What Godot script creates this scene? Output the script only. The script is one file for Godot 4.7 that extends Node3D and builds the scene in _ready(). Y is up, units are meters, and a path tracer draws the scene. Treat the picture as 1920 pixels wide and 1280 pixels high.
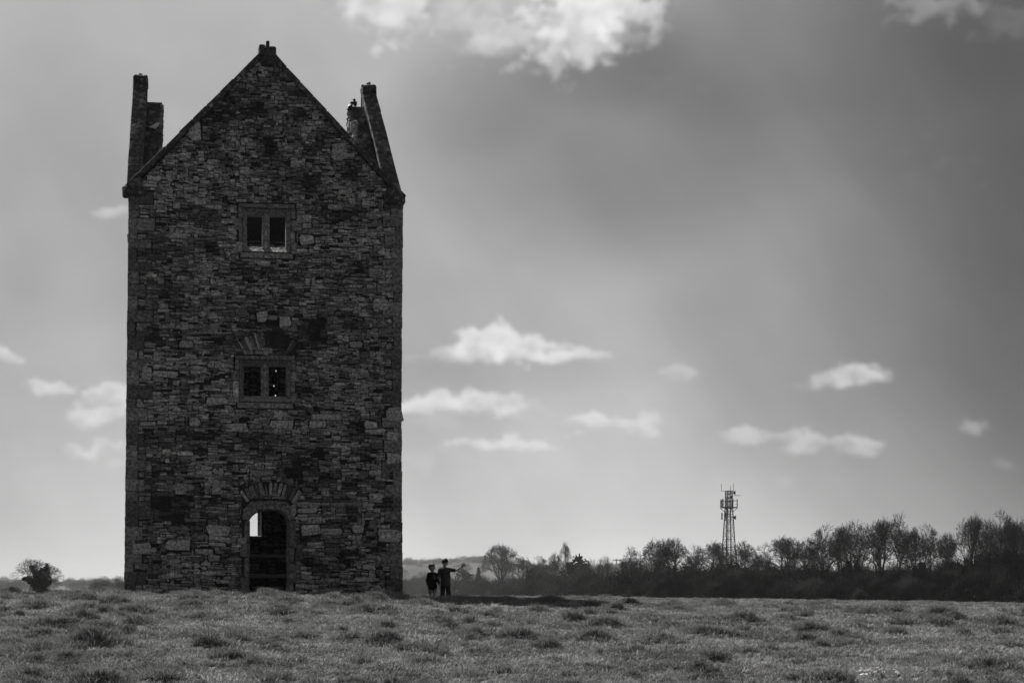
extends Node3D

# A roofless stone tower on a grassy knoll, seen against the light. Metres, y up; the eye is at the origin's x and z.
const EYE := 1.75
const FOCAL := 3700.0
const HORIZON := 1093.0
const TURN := deg_to_rad(10.0)
const SUN_AZ := deg_to_rad(-27.0)
const SUN_ALT := deg_to_rad(42.0)
const EXPOSURE := 1.5

var rng := RandomNumberGenerator.new()
var rough_noise := FastNoiseLite.new()
var patch_noise := FastNoiseLite.new()
var mats := {}
var taken := {}


# ---------------------------------------------------------------- helpers

class Shape:
	var v := PackedVector3Array()
	var c := PackedColorArray()
	var i := PackedInt32Array()
	var col := Color.WHITE

	func put(p: Vector3) -> int:
		v.append(p)
		c.append(col)
		return v.size() - 1

	func tri(a: int, b: int, d: int) -> void:  # counter-clockwise seen from outside
		i.append(a)
		i.append(d)
		i.append(b)

	func face(pts: Array) -> void:
		var n := v.size()
		for p in pts:
			put(p)
		for k in range(1, pts.size() - 1):
			tri(n, n + k, n + k + 1)

	func box(lo: Vector3, hi: Vector3, t := Transform3D()) -> void:
		var p := []
		for k in 8:
			p.append(t * Vector3(hi.x if k & 1 else lo.x, hi.y if k & 2 else lo.y, hi.z if k & 4 else lo.z))
		for f in [[4, 5, 7, 6], [1, 0, 2, 3], [5, 1, 3, 7], [0, 4, 6, 2], [6, 7, 3, 2], [0, 1, 5, 4]]:
			face([p[f[0]], p[f[1]], p[f[2]], p[f[3]]])

	func prism(poly: PackedVector2Array, z0: float, z1: float, t := Transform3D()) -> void:  # poly counter-clockwise in x, y
		var n := poly.size()
		if Geometry2D.is_polygon_clockwise(poly):
			poly = poly.duplicate()
			poly.reverse()
		var ids := Geometry2D.triangulate_polygon(poly)
		for k in range(0, ids.size(), 3):
			var a := poly[ids[k]]
			var b := poly[ids[k + 1]]
			var d := poly[ids[k + 2]]
			if (b - a).cross(d - a) < 0:
				var s := b
				b = d
				d = s
			face([t * Vector3(a.x, a.y, z1), t * Vector3(b.x, b.y, z1), t * Vector3(d.x, d.y, z1)])
			face([t * Vector3(a.x, a.y, z0), t * Vector3(d.x, d.y, z0), t * Vector3(b.x, b.y, z0)])
		for k in n:
			var a := poly[k]
			var b := poly[(k + 1) % n]
			face([t * Vector3(a.x, a.y, z0), t * Vector3(b.x, b.y, z0), t * Vector3(b.x, b.y, z1), t * Vector3(a.x, a.y, z1)])

	func rod(a: Vector3, b: Vector3, ra: float, rb: float, sides := 3) -> void:
		var d := (b - a).normalized()
		var s := d.cross(Vector3(0.31, 0.2, 0.93) if absf(d.y) > 0.7 else Vector3(0.1, 1, 0.05)).normalized()
		var u := s.cross(d)
		var n := v.size()
		for k in sides:
			var w := TAU * k / sides
			var o := s * cos(w) + u * sin(w)
			put(a + o * ra)
			put(b + o * rb)
		for k in sides:
			var p := n + 2 * k
			var q := n + 2 * ((k + 1) % sides)
			tri(p, p + 1, q)
			tri(q, p + 1, q + 1)

	func capped(a: Vector3, b: Vector3, ra: float, rb: float, sides := 8) -> void:
		rod(a, b, ra, rb, sides)
		var n := v.size() - 2 * sides
		var p := put(a)
		var q := put(b)
		for k in sides:
			tri(p, n + 2 * k, n + 2 * ((k + 1) % sides))
			tri(q, n + 2 * ((k + 1) % sides) + 1, n + 2 * k + 1)

	func ball(at: Vector3, r: Vector3, t := Transform3D(), rings := 6, sides := 10) -> void:
		var n := v.size()
		for y in rings + 1:
			for x in sides:
				var p := PI * y / rings
				var w := TAU * x / sides
				put(t * (at + Vector3(sin(p) * cos(w), cos(p), sin(p) * sin(w)) * r))
		for y in rings:
			for x in sides:
				var a := n + y * sides + x
				var b := n + y * sides + (x + 1) % sides
				tri(a, b, a + sides)
				tri(b, b + sides, a + sides)

	func leaf(at: Vector3, along: Vector3, across: Vector3) -> void:  # a small folded blade of four corners
		var n := put(at)
		put(at + along * 0.5 + across)
		put(at + along)
		put(at + along * 0.5 - across)
		tri(n, n + 1, n + 2)
		tri(n, n + 2, n + 3)

	func mesh() -> ArrayMesh:
		var n := PackedVector3Array()
		n.resize(v.size())
		for k in range(0, i.size(), 3):
			var w := (v[i[k + 2]] - v[i[k]]).cross(v[i[k + 1]] - v[i[k]])
			n[i[k]] += w
			n[i[k + 1]] += w
			n[i[k + 2]] += w
		for k in n.size():
			n[k] = n[k].normalized() if n[k].length_squared() > 1e-20 else Vector3.UP
		var arr := []
		arr.resize(Mesh.ARRAY_MAX)
		arr[Mesh.ARRAY_VERTEX] = v
		arr[Mesh.ARRAY_NORMAL] = n
		arr[Mesh.ARRAY_COLOR] = c
		arr[Mesh.ARRAY_INDEX] = i
		var m := ArrayMesh.new()
		m.add_surface_from_arrays(Mesh.PRIMITIVE_TRIANGLES, arr)
		return m


func numbered(called: String) -> String:
	var n: int = taken.get(called, 0)
	taken[called] = n + 1
	return called if n == 0 else "%s_%03d" % [called, n]


func tag(o: Node, label: String, category: String, group := "", kind := "") -> Node:
	if label:
		o.set_meta("label", label)
	if category:
		o.set_meta("category", category)
	if group:
		o.set_meta("group", group)
	if kind:
		o.set_meta("kind", kind)
	return o


func thing(called: String, label: String, category: String, at: Vector3, turn := 0.0, group := "") -> Node3D:
	var o := Node3D.new()
	o.name = numbered(called)
	add_child(o)
	o.position = at
	o.rotation.y = turn
	tag(o, label, category, group)
	return o


func piece(called: String, s: Shape, m: Material, parent: Node = self) -> MeshInstance3D:
	var o := MeshInstance3D.new()
	if parent == self:
		o.name = numbered(called)
	else:
		var n: int = parent.get_meta("_n_" + called, 0)
		parent.set_meta("_n_" + called, n + 1)
		o.name = called if n == 0 else "%s_%03d" % [called, n]
	o.mesh = s.mesh()
	o.material_override = null
	o.mesh.surface_set_material(0, m)
	parent.add_child(o)
	return o


func grey(l: float, a := 1.0) -> Color:
	return Color(l, l, l, a)


func mat(called: String, l: float, rough := 0.9) -> StandardMaterial3D:  # l: linear base colour; times the vertex colour
	if mats.has(called):
		return mats[called]
	var m := StandardMaterial3D.new()
	m.resource_name = called
	m.albedo_color = grey(l).linear_to_srgb()
	m.roughness = rough
	m.metallic_specular = 0.25
	m.vertex_color_use_as_albedo = true
	mats[called] = m
	return m


func noise(n: FastNoiseLite, s: int, freq: float, octaves := 4) -> void:
	n.seed = s
	n.noise_type = FastNoiseLite.TYPE_SIMPLEX
	n.frequency = freq
	n.fractal_octaves = octaves


func seen_at(px: float, d: float) -> float:  # world x of the photograph's column px, d metres away
	return (px - 960.0) / FOCAL * d


func lift(py: float, d: float) -> float:  # world y of the photograph's row py, d metres away
	return EYE + (HORIZON - py) / FOCAL * d


# ---------------------------------------------------------------- the ground

var tussocks := []
var tussock_cells := {}
var lump := FastNoiseLite.new()
const RIDGE := [Vector2(-1500, 1090), Vector2(-400, 1096), Vector2(0, 1103), Vector2(110, 1101), Vector2(230, 1097), Vector2(400, 1080), Vector2(760, 1060), Vector2(900, 1058), Vector2(960, 1068), Vector2(1100, 1072), Vector2(2300, 1078), Vector2(4000, 1085)]


func smin(a: float, b: float, k: float) -> float:
	var h := maxf(k - absf(a - b), 0.0) / k
	return minf(a, b) - h * h * k * 0.25


func broad(x: float, d: float) -> float:  # the lie of the land, above the ground under the camera
	var l := smin(-1.75 + 0.0415 * d, -0.285 - 0.007 * (d - 38.0), 0.12)
	var r := smin(-1.68 + 0.0338 * d, -0.47 + 0.008 * (d - 38.0), 0.12) - 0.014 * maxf(0.0, x - 0.5) * smoothstep(20.0, 45.0, d)
	var side := smoothstep(-4.0, 0.8, x)
	var h := lerpf(l, r, side)
	var k := clampf((d - 61.0) / 6.0, -20.0, 20.0)
	h -= 0.05 * 6.0 * log(1.0 + exp(k)) if k < 19.0 else 0.05 * (d - 61.0)
	var deep := lerpf(8.0, 3.3, smoothstep(0.03, 0.10, x / maxf(d, 1.0)))
	deep = lerpf(deep, 3.4 + 0.009 * clampf(d - 290.0, 0.0, 600.0), smoothstep(0.15, 0.20, -x / maxf(d, 1.0)))
	h = -smin(-h, deep, 1.5) if h < -1.5 else h
	if d > 1500.0:
		var px := 960.0 + x / d * FOCAL
		var e := float(RIDGE[0].y)
		for n in RIDGE.size() - 1:
			if px >= RIDGE[n].x:
				e = lerpf(RIDGE[n].y, RIDGE[n + 1].y, clampf((px - RIDGE[n].x) / (RIDGE[n + 1].x - RIDGE[n].x), 0, 1))
		var top := (HORIZON - e) / FOCAL * 3400.0
		h = lerpf(h, top, smoothstep(1500.0, 3400.0, d)) + lump.get_noise_2d(x * 0.02, d * 0.02) * 8.0 * smoothstep(1500.0, 2400.0, d)
	return EYE + h


func ground(x: float, d: float) -> float:
	var h := broad(x, d)
	if d < 75.0 and absf(x) < 30.0:
		h += lump.get_noise_2d(x, d) * 0.035 + lump.get_noise_2d(x * 4.0 + 90.0, d * 4.0) * 0.022 + maxf(0.0, lump.get_noise_2d(x * 11.0 - 40.0, d * 11.0)) * 0.055
		for t in tussock_cells.get(Vector2i(floori(x), floori(d)), []):
			var q: float = ((x - t.x) * (x - t.x) + (d - t.y) * (d - t.y) * 1.4) / (t.z * t.z)
			if q < 1.0:
				h += t.w * (1.0 - q) * (1.0 - q)
	return h


func breaks(fine_from: float, fine_to: float, step: float, far: float, low: float) -> PackedFloat32Array:
	var a := PackedFloat32Array()
	var x := fine_from
	while x < fine_to:
		a.append(x)
		x += step
	var s := step
	while x < far:
		a.append(x)
		s *= 1.16
		x += s
	a.append(far)
	var b := PackedFloat32Array()
	x = fine_from
	s = step
	while x > low:
		s *= 1.16
		x -= s
		b.append(maxf(x, low))
	b.reverse()
	b.append_array(a)
	return b


func make_ground() -> void:
	noise(lump, 5, 0.22, 3)
	for n in 1150:
		var d := 17.0 + 45.0 * rng.randf()
		var x := rng.randf_range(-1.0, 1.0) * (0.27 * d + 4.0)
		var big := pow(rng.randf(), 3.0)
		var t := Vector4(x, d, 0.09 + 0.26 * big + 0.10 * rng.randf(), 0.03 + 0.09 * big + 0.03 * rng.randf())
		if d > 42.0:
			t.w *= 0.45
		if n < 40:  # rank grass along the foot of the tower
			var foot := tower_frame() * Vector3(rng.randf_range(-3.6, 3.8), 0, SIDE + rng.randf_range(0.12, 0.5))
			t = Vector4(foot.x, -foot.z, rng.randf_range(0.1, 0.22), rng.randf_range(0.04, 0.09))
		tussocks.append(t)
		for a in range(floori(x - t.z), floori(x + t.z) + 1):
			for b in range(floori(d - t.z), floori(d + t.z) + 1):
				tussock_cells.get_or_add(Vector2i(a, b), []).append(t)
	var xs := breaks(-17.0, 17.0, 0.13, 4000.0, -4000.0)
	var ds := breaks(17.0, 64.0, 0.13, 8000.0, -400.0)
	var s := Shape.new()
	var w := xs.size()
	var field := FastNoiseLite.new()
	noise(field, 12, 0.004, 2)
	for d in ds:
		for x in xs:
			var l := 0.05
			if d > 64.0:
				l = 0.055 + 0.045 * field.get_noise_2d(x, d)
			s.col = grey(l)
			s.put(Vector3(x, ground(x, d), -d))
	for b in ds.size() - 1:
		for a in w - 1:
			var p := b * w + a
			s.tri(p, p + 1, p + w)
			s.tri(p + 1, p + w + 1, p + w)
	var o := piece("ground", s, mats.soil)
	tag(o, "", "", "", "structure")


func scatter(called: String, label: String, category: String, mesh: Mesh, spots: Array, shades: PackedFloat32Array) -> MultiMeshInstance3D:
	var mm := MultiMesh.new()
	mm.transform_format = MultiMesh.TRANSFORM_3D
	mm.use_colors = true
	mm.mesh = mesh
	mm.instance_count = spots.size()
	for n in spots.size():
		mm.set_instance_transform(n, spots[n])
		mm.set_instance_color(n, grey(shades[n]))
	var o := MultiMeshInstance3D.new()
	o.name = numbered(called)
	o.multimesh = mm
	add_child(o)
	tag(o, label, category, "", "stuff")
	return o


func clump(blades: int, spread: float, tall: float, wide: float, droop: float) -> ArrayMesh:
	var s := Shape.new()
	for n in blades:
		var w := rng.randf() * TAU
		var r := spread * sqrt(rng.randf())
		var at := Vector3(cos(w) * r, -0.01, sin(w) * r)
		var h := tall * rng.randf_range(0.55, 1.25)
		var lean := Vector3(cos(w + rng.randf_range(-1, 1)), 0, sin(w + rng.randf_range(-1, 1))) * droop * rng.randf_range(0.2, 1.3) * h
		var side := Vector3(cos(w * 3.7), 0, sin(w * 3.7)) * wide * rng.randf_range(0.7, 1.2)
		s.col = grey(rng.randf_range(0.5, 1.3) if rng.randf() < 0.86 else 2.2)
		var mid := at + Vector3.UP * h * 0.6 + lean * 0.35
		var tip := at + Vector3.UP * h * (1.0 - 0.25 * droop) + lean
		var a := s.put(at - side)
		var b := s.put(at + side)
		var c := s.put(mid - side * 0.7)
		var e := s.put(mid + side * 0.7)
		var t := s.put(tip)
		s.tri(a, b, c)
		s.tri(b, e, c)
		s.tri(c, e, t)
	var m := s.mesh()
	m.surface_set_material(0, mats.blade)
	return m


func make_grass() -> void:
	var tone := FastNoiseLite.new()
	noise(tone, 44, 0.35, 3)
	var turfs := [clump(13, 0.06, 0.05, 0.0052, 0.9), clump(12, 0.075, 0.07, 0.005, 1.1), clump(15, 0.055, 0.036, 0.0058, 0.8)]
	for k in 3:
		var spots := []
		var shades := PackedFloat32Array()
		for n in 84000:
			var d := 17.2 + 45.0 * pow(rng.randf(), 1.15)
			var x := rng.randf_range(-1.0, 1.0) * (0.27 * d + 5.0)
			var p := Vector3(x, ground(x, d), -d)
			if inside_tower(p, 0.12):
				continue
			var size := rng.randf_range(0.7, 1.35) * (1.0 + 0.35 * tone.get_noise_2d(x * 2.0, d * 2.0))
			spots.append(Transform3D(Basis(Vector3.UP, rng.randf() * TAU).scaled(Vector3(size, size * rng.randf_range(0.75, 1.3), size)), p))
			shades.append(GRASS * (1.0 + 0.6 * tone.get_noise_2d(x, d) + 0.5 * tone.get_noise_2d(x * 6.0, d * 6.0 + 30.0)) * rng.randf_range(0.6, 1.4))
		scatter(["grass", "meadow_grass", "turf"][k], ["rough grazed grass covering the knoll before the tower", "longer blades of meadow grass mixed through the field", "short turf growing low between the longer grass"][k], "grass", turfs[k], spots, shades)
	var tall := clump(30, 0.06, 0.13, 0.005, 1.1)
	var spots := []
	var shades := PackedFloat32Array()
	for t in tussocks:
		for n in int(5 + 330 * t.z * t.z):
			var w := rng.randf() * TAU
			var r: float = t.z * 0.85 * sqrt(rng.randf())
			var x: float = t.x + cos(w) * r
			var d: float = t.y + sin(w) * r
			var p := Vector3(x, ground(x, d), -d)
			if inside_tower(p, 0.25):
				continue
			var size: float = rng.randf_range(0.45, 0.9) * clampf(t.w / 0.06, 0.6, 1.25)
			spots.append(Transform3D(Basis(Vector3.UP, rng.randf() * TAU).scaled(Vector3.ONE * size), p))
			shades.append(GRASS * rng.randf_range(0.55, 1.0))
	scatter("tussock_grass", "shaggy darker tussocks standing up out of the grazed grass", "grass", tall, spots, shades)

	# bleached stalks left from last year
	var stalk := clump(4, 0.05, 0.075, 0.0058, 1.2)
	spots = []
	shades = PackedFloat32Array()
	for n in 44000:
		var d := 17.2 + 40.0 * pow(rng.randf(), 1.25)
		var x := rng.randf_range(-1.0, 1.0) * (0.27 * d + 5.0)
		if tone.get_noise_2d(x * 2.5 + 50.0, d * 2.5) < -0.05 + 0.35 * (rng.randf() - 0.5):
			continue
		var p := Vector3(x, ground(x, d), -d)
		if inside_tower(p, 0.1):
			continue
		spots.append(Transform3D(Basis(Vector3.UP, rng.randf() * TAU).scaled(Vector3.ONE * rng.randf_range(0.6, 1.3)), p))
		shades.append(rng.randf_range(0.3, 0.5))
	scatter("dry_grass", "bleached dry stalks scattered through the grass", "grass", stalk, spots, shades)

const GRASS := 0.30

# ---------------------------------------------------------------- the tower

const SIDE := 3.5
const BASE := EYE - 0.40
const EAVES := 10.28
const APEX := 13.80
var tower: Node3D
var to_tower: Transform3D


func tower_frame() -> Transform3D:
	var right := Vector3(cos(TURN), 0, -sin(TURN))
	var inward := Vector3(-sin(TURN), 0, -cos(TURN))
	return Transform3D(Basis(Vector3.UP, TURN), Vector3(-9.651, BASE, -49.05) + (right + inward) * SIDE)


func inside_tower(p: Vector3, grow: float) -> bool:
	var q := to_tower * p
	return absf(q.x) < SIDE + grow and absf(q.z) < SIDE + grow


func on(px: float, py: float, z := SIDE) -> Vector2:  # the point of the tower's plane z that the photograph shows at px, py
	var a := to_tower * Vector3(0, EYE, 0)
	var b := to_tower.basis * Vector3((px - 960.0) / FOCAL, (HORIZON - py) / FOCAL, -1)
	var p := a + b * ((z - a.z) / b.z)
	return Vector2(p.x, p.y)


func area(px0: float, py0: float, px1: float, py1: float, z := SIDE) -> Rect2:
	var a := on(px0, py1, z)
	var b := on(px1, py0, z)
	return Rect2(a, b - a)


const CELL := 0.025


class Grid:
	var w: int
	var h: int
	var u0: float
	var cells: PackedByteArray

	func _init(from_u: float, to_u: float, to_v: float) -> void:
		u0 = from_u
		w = int((to_u - from_u) / CELL)
		h = int(to_v / CELL)
		cells.resize(w * h)

	func block(r: Rect2) -> void:
		for y in range(maxi(0, floori(r.position.y / CELL)), mini(h, ceili(r.end.y / CELL))):
			for x in range(maxi(0, floori((r.position.x - u0) / CELL)), mini(w, ceili((r.end.x - u0) / CELL))):
				cells[y * w + x] = 1

	func block_if(test: Callable) -> void:
		for y in h:
			for x in w:
				if test.call(u0 + (x + 0.5) * CELL, (y + 0.5) * CELL):
					cells[y * w + x] = 1


func stone_tone(u: float, v: float, key: float) -> float:
	var p := patch_noise.get_noise_3d(u, v * 1.25, key)
	var q := patch_noise.get_noise_3d(u * 0.35 + 40.0, v * 0.35, key + 9.0)
	var l := STONE * (1.0 + 1.25 * p + 0.6 * q)
	l *= exp(rng.randfn(0.0, 0.48))
	return clampf(l, 0.085, 1.1)

const STONE := 0.56


func add_stone(s: Shape, t: Transform3D, mid: Vector2, w: float, h: float, turn: float, proud: float, tone: float, corner := 0.22) -> void:
	# an irregular eight-cornered stone with a bevelled, slightly bulging face
	var m := minf(w, h)
	var cut := m * corner
	var hw := w * 0.5
	var hh := h * 0.5
	var j := m * 0.15
	var pts := [Vector2(-hw + cut, -hh), Vector2(hw - cut, -hh), Vector2(hw, -hh + cut), Vector2(hw, hh - cut), Vector2(hw - cut, hh), Vector2(-hw + cut, hh), Vector2(-hw, hh - cut), Vector2(-hw, -hh + cut)]
	var n := s.v.size()
	s.col = grey(tone)
	var bevel := minf(0.016, m * 0.18)
	var tilt := Vector2(rng.randf_range(-1, 1), rng.randf_range(-1, 1)) * 0.05
	for p in pts:
		p += Vector2(rng.randf_range(-j, j), rng.randf_range(-j, j))
		var q: Vector2 = p * Vector2(1.0 - bevel / hw, 1.0 - bevel / hh)
		p = mid + p.rotated(turn)
		var zf := proud + tilt.dot(q) + rng.randf_range(-0.005, 0.005)
		q = mid + q.rotated(turn)
		s.put(t * Vector3(p.x, p.y, -0.045))
		s.put(t * Vector3(p.x, p.y, zf - bevel * 0.9))
		s.put(t * Vector3(q.x, q.y, zf))
	var c := s.put(t * Vector3(mid.x, mid.y, proud + rng.randf_range(0.0, 0.010)))
	for k in 8:
		var a := n + 3 * k
		var b := n + 3 * ((k + 1) % 8)
		s.tri(a, b, a + 1)
		s.tri(b, b + 1, a + 1)
		s.tri(a + 1, b + 1, a + 2)
		s.tri(b + 1, b + 2, a + 2)
		s.tri(a + 2, b + 2, c)


func lay(g: Grid, courses: Callable) -> Array:  # fills the free cells with stones: [u, v, w, h]
	var out := []
	for y in g.h:
		for x in g.w:
			if g.cells[y * g.w + x]:
				continue
			var want: Vector2i = courses.call(g.u0 + x * CELL, y * CELL)
			var w := 1
			while w < want.x and x + w < g.w and not g.cells[y * g.w + x + w]:
				w += 1
			if want.x - w < 2 and x + w + 1 < g.w and not g.cells[y * g.w + x + w]:
				w += 1
			var h := 1
			while h < want.y and y + h < g.h:
				var free := true
				for k in w:
					if g.cells[(y + h) * g.w + x + k]:
						free = false
						break
				if not free:
					break
				h += 1
			for b in h:
				for a in w:
					g.cells[(y + b) * g.w + x + a] = 1
			out.append(Vector4(g.u0 + x * CELL, y * CELL, w * CELL, h * CELL))
	return out


func coursing(_u: float, v: float) -> Vector2i:
	var low := 1.0 - smoothstep(2.0, 5.0, v)
	var high := smoothstep(9.5, 10.5, v)
	var h := 1 + int(rng.randf() * 2.05)
	if rng.randf() < 0.10 + 0.24 * low:
		h += 1 + int(rng.randf() * 2.0)
	if rng.randf() < 0.05 * low + 0.012:
		h += 3
	var w := int(h * rng.randf_range(1.2, 4.6) * lerpf(1.0, 0.7, high)) + 2
	return Vector2i(mini(w, 24), h)


func coarse(_u: float, _v: float) -> Vector2i:
	var h := 3 + int(rng.randf() * 3.0)
	return Vector2i(int(h * rng.randf_range(1.5, 4.0)) + 2, h)


func slab(s: Shape, t: Transform3D, r: Rect2, thick: float, holes: Array) -> void:  # a wall, its front at z 0, with openings
	var us := [r.position.x, r.end.x]
	var vs := [r.position.y, r.end.y]
	for k in holes:
		us.append_array([k.position.x, k.end.x])
		vs.append_array([k.position.y, k.end.y])
	us.sort()
	vs.sort()
	var solid := func(u, v):
		if not r.has_point(Vector2(u, v)):
			return false
		for k in holes:
			if k.has_point(Vector2(u, v)):
				return false
		return true
	for a in us.size() - 1:
		for b in vs.size() - 1:
			var u0: float = us[a]
			var u1: float = us[a + 1]
			var v0: float = vs[b]
			var v1: float = vs[b + 1]
			if u1 - u0 < 1e-5 or v1 - v0 < 1e-5 or not solid.call((u0 + u1) / 2, (v0 + v1) / 2):
				continue
			var p := func(u, v, z): return t * Vector3(u, v, z)
			s.face([p.call(u0, v0, 0), p.call(u1, v0, 0), p.call(u1, v1, 0), p.call(u0, v1, 0)])
			s.face([p.call(u1, v0, -thick), p.call(u0, v0, -thick), p.call(u0, v1, -thick), p.call(u1, v1, -thick)])
			var e := 1e-3
			if not solid.call(u0 - e, (v0 + v1) / 2):
				s.face([p.call(u0, v0, -thick), p.call(u0, v0, 0), p.call(u0, v1, 0), p.call(u0, v1, -thick)])
			if not solid.call(u1 + e, (v0 + v1) / 2):
				s.face([p.call(u1, v0, 0), p.call(u1, v0, -thick), p.call(u1, v1, -thick), p.call(u1, v1, 0)])
			if not solid.call((u0 + u1) / 2, v0 - e):
				s.face([p.call(u0, v0, -thick), p.call(u1, v0, -thick), p.call(u1, v0, 0), p.call(u0, v0, 0)])
			if not solid.call((u0 + u1) / 2, v1 + e):
				s.face([p.call(u0, v1, 0), p.call(u1, v1, 0), p.call(u1, v1, -thick), p.call(u0, v1, -thick)])


func holder(called: String, parent: Node) -> Node3D:
	var o := Node3D.new()
	var n: int = parent.get_meta("_n_" + called, 0)
	parent.set_meta("_n_" + called, n + 1)
	o.name = called if n == 0 else "%s_%03d" % [called, n]
	parent.add_child(o)
	return o


func dressed(called: String, poly: PackedVector2Array, z0: float, z1: float, t: Transform3D, tone: float, parent: Node) -> MeshInstance3D:
	var s := Shape.new()
	s.col = grey(tone)
	s.prism(poly, z0, z1, t)
	return piece(called, s, mats.ashlar, parent)


func rect(r: Rect2) -> PackedVector2Array:
	return PackedVector2Array([r.position, Vector2(r.end.x, r.position.y), r.end, Vector2(r.position.x, r.end.y)])


func soft_block(lo: Vector3, hi: Vector3, t: Transform3D, tone: float, wear := 0.02) -> Shape:
	# a block with worn edges and slightly uneven corners
	var s := Shape.new()
	s.col = grey(tone)
	var mid := (lo + hi) * 0.5
	var half := (hi - lo) * 0.5
	var b := minf(wear, 0.3 * minf(half.x, minf(half.y, half.z)) * 2.0)
	var ids := {}
	for sx in [-1, 1]:
		for sy in [-1, 1]:
			for sz in [-1, 1]:
				var j := Vector3(rng.randf_range(-1, 1), rng.randf_range(-1, 1), rng.randf_range(-1, 1)) * b * 0.5
				for ax in 3:
					var q := half - Vector3.ONE * b
					q[ax] = half[ax]
					ids[[sx, sy, sz, ax]] = s.put(t * (mid + q * Vector3(sx, sy, sz) + j))
	var quad := func(a, bb, c, d):
		var n := (s.v[c] - s.v[a]).cross(s.v[d] - s.v[bb])
		if n.dot((s.v[a] + s.v[c]) * 0.5 - t * mid) > 0:
			s.tri(a, bb, c)
			s.tri(a, c, d)
		else:
			s.tri(a, c, bb)
			s.tri(a, d, c)
	for ax in 3:
		var a1 := (ax + 1) % 3
		var a2 := (ax + 2) % 3
		for sg in [-1, 1]:
			var key := func(p, q):
				var k := [0, 0, 0, ax]
				k[ax] = sg
				k[a1] = p
				k[a2] = q
				return ids[k]
			quad.call(key.call(-1, -1), key.call(1, -1), key.call(1, 1), key.call(-1, 1))
		for s1 in [-1, 1]:
			for s2 in [-1, 1]:
				var k0 := [0, 0, 0, a1]
				k0[ax] = -1
				k0[a1] = s1
				k0[a2] = s2
				var k1 := k0.duplicate()
				k1[ax] = 1
				var k2 := k1.duplicate()
				k2[3] = a2
				var k3 := k0.duplicate()
				k3[3] = a2
				quad.call(ids[k0], ids[k1], ids[k2], ids[k3])
	for sx in [-1, 1]:
		for sy in [-1, 1]:
			for sz in [-1, 1]:
				var a: int = ids[[sx, sy, sz, 0]]
				var bb: int = ids[[sx, sy, sz, 1]]
				var c: int = ids[[sx, sy, sz, 2]]
				var n := (s.v[bb] - s.v[a]).cross(s.v[c] - s.v[a])
				if n.dot(s.v[a] - t * mid) > 0:
					s.tri(a, bb, c)
				else:
					s.tri(a, c, bb)
	return s


func make_window(r: Rect2, side_px: float, mull: Vector2, front: Transform3D) -> void:
	# r: the recess in the wall; two lights between chamfered jambs and a mullion
	var o := holder("window", tower)
	var j := side_px * 0.01335
	var y0 := r.position.y
	var y1 := r.end.y
	var up := Transform3D(Basis(Vector3.RIGHT, Vector3.FORWARD, Vector3.UP), Vector3.ZERO)  # poly (u, -z) swept along v
	for sgn in [-1.0, 1.0]:
		var e: float = r.position.x if sgn < 0 else r.end.x
		var poly := PackedVector2Array([Vector2(e - sgn * 0.01, 0.03), Vector2(e - sgn * 0.02, 0.03), Vector2(e - sgn * j, 0.19), Vector2(e - sgn * j, 0.42), Vector2(e + sgn * 0.10, 0.42), Vector2(e + sgn * 0.10, 0.05)])
		dressed("jamb", poly, y0, y1, front * up, DRESSED * rng.randf_range(0.85, 1.1), o)
		# flush stones of the surround
		var v := y0 - 0.04
		var wide := [0.17, 0.11, 0.2, 0.12]
		for k in 4:
			var h := (y1 - y0 + 0.06) / 4.0
			var a: float = e + sgn * 0.008
			var b: float = e + sgn * wide[k]
			piece("surround_stone", soft_block(Vector3(minf(a, b), v + 0.006, -0.15), Vector3(maxf(a, b), v + h - 0.006, 0.03), front, DRESSED * rng.randf_range(0.75, 1.25)), mats.ashlar, o)
			v += h
	var head := PackedVector2Array([Vector2(0.02, y1 + 0.03), Vector2(0.06, y1 - 0.015), Vector2(0.19, y1 - 0.135), Vector2(0.42, y1 - 0.135), Vector2(0.42, y1 + 0.03)])
	var across := Transform3D(Basis(Vector3.FORWARD, Vector3.UP, Vector3.RIGHT), Vector3.ZERO)  # poly (-z, v) swept along u
	dressed("head_stone", head, r.position.x + 0.004, r.end.x - 0.004, front * across, DRESSED * 0.75, o)
	for k in 2:
		var a := r.position.x - 0.12 if k == 0 else (r.position.x + r.end.x) * 0.5 + 0.008
		var b := (r.position.x + r.end.x) * 0.5 - 0.004 if k == 0 else r.end.x + 0.1
		piece("lintel", soft_block(Vector3(a, y1 + 0.012, -0.3), Vector3(b, y1 + 0.115 + 0.02 * k, 0.025), front, DRESSED * 0.8), mats.ashlar, o)
	var mm := (mull.x + mull.y) * 0.5
	var mw := (mull.y - mull.x) * 0.5
	var mp := PackedVector2Array([Vector2(mm - 0.022, 0.085), Vector2(mm + 0.022, 0.085), Vector2(mm + mw, 0.2), Vector2(mm + mw, 0.3), Vector2(mm + 0.05, 0.4), Vector2(mm - 0.05, 0.4), Vector2(mm - mw, 0.3), Vector2(mm - mw, 0.2)])
	dressed("mullion", mp, y0 - 0.02, y1 - 0.1, front * up, DRESSED * 1.05, o)
	var sill := PackedVector2Array([Vector2(-0.025, y0 - 0.16), Vector2(-0.025, y0 - 0.05), Vector2(0.02, y0 - 0.015), Vector2(0.26, y0 + 0.165), Vector2(0.42, y0 + 0.175), Vector2(0.74, y0 + 0.18), Vector2(0.74, y0 - 0.16)])
	dressed("sill", sill, r.position.x - 0.06, r.end.x + 0.05, front * across, DRESSED * 1.1, o)

const DRESSED := 0.50


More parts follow.
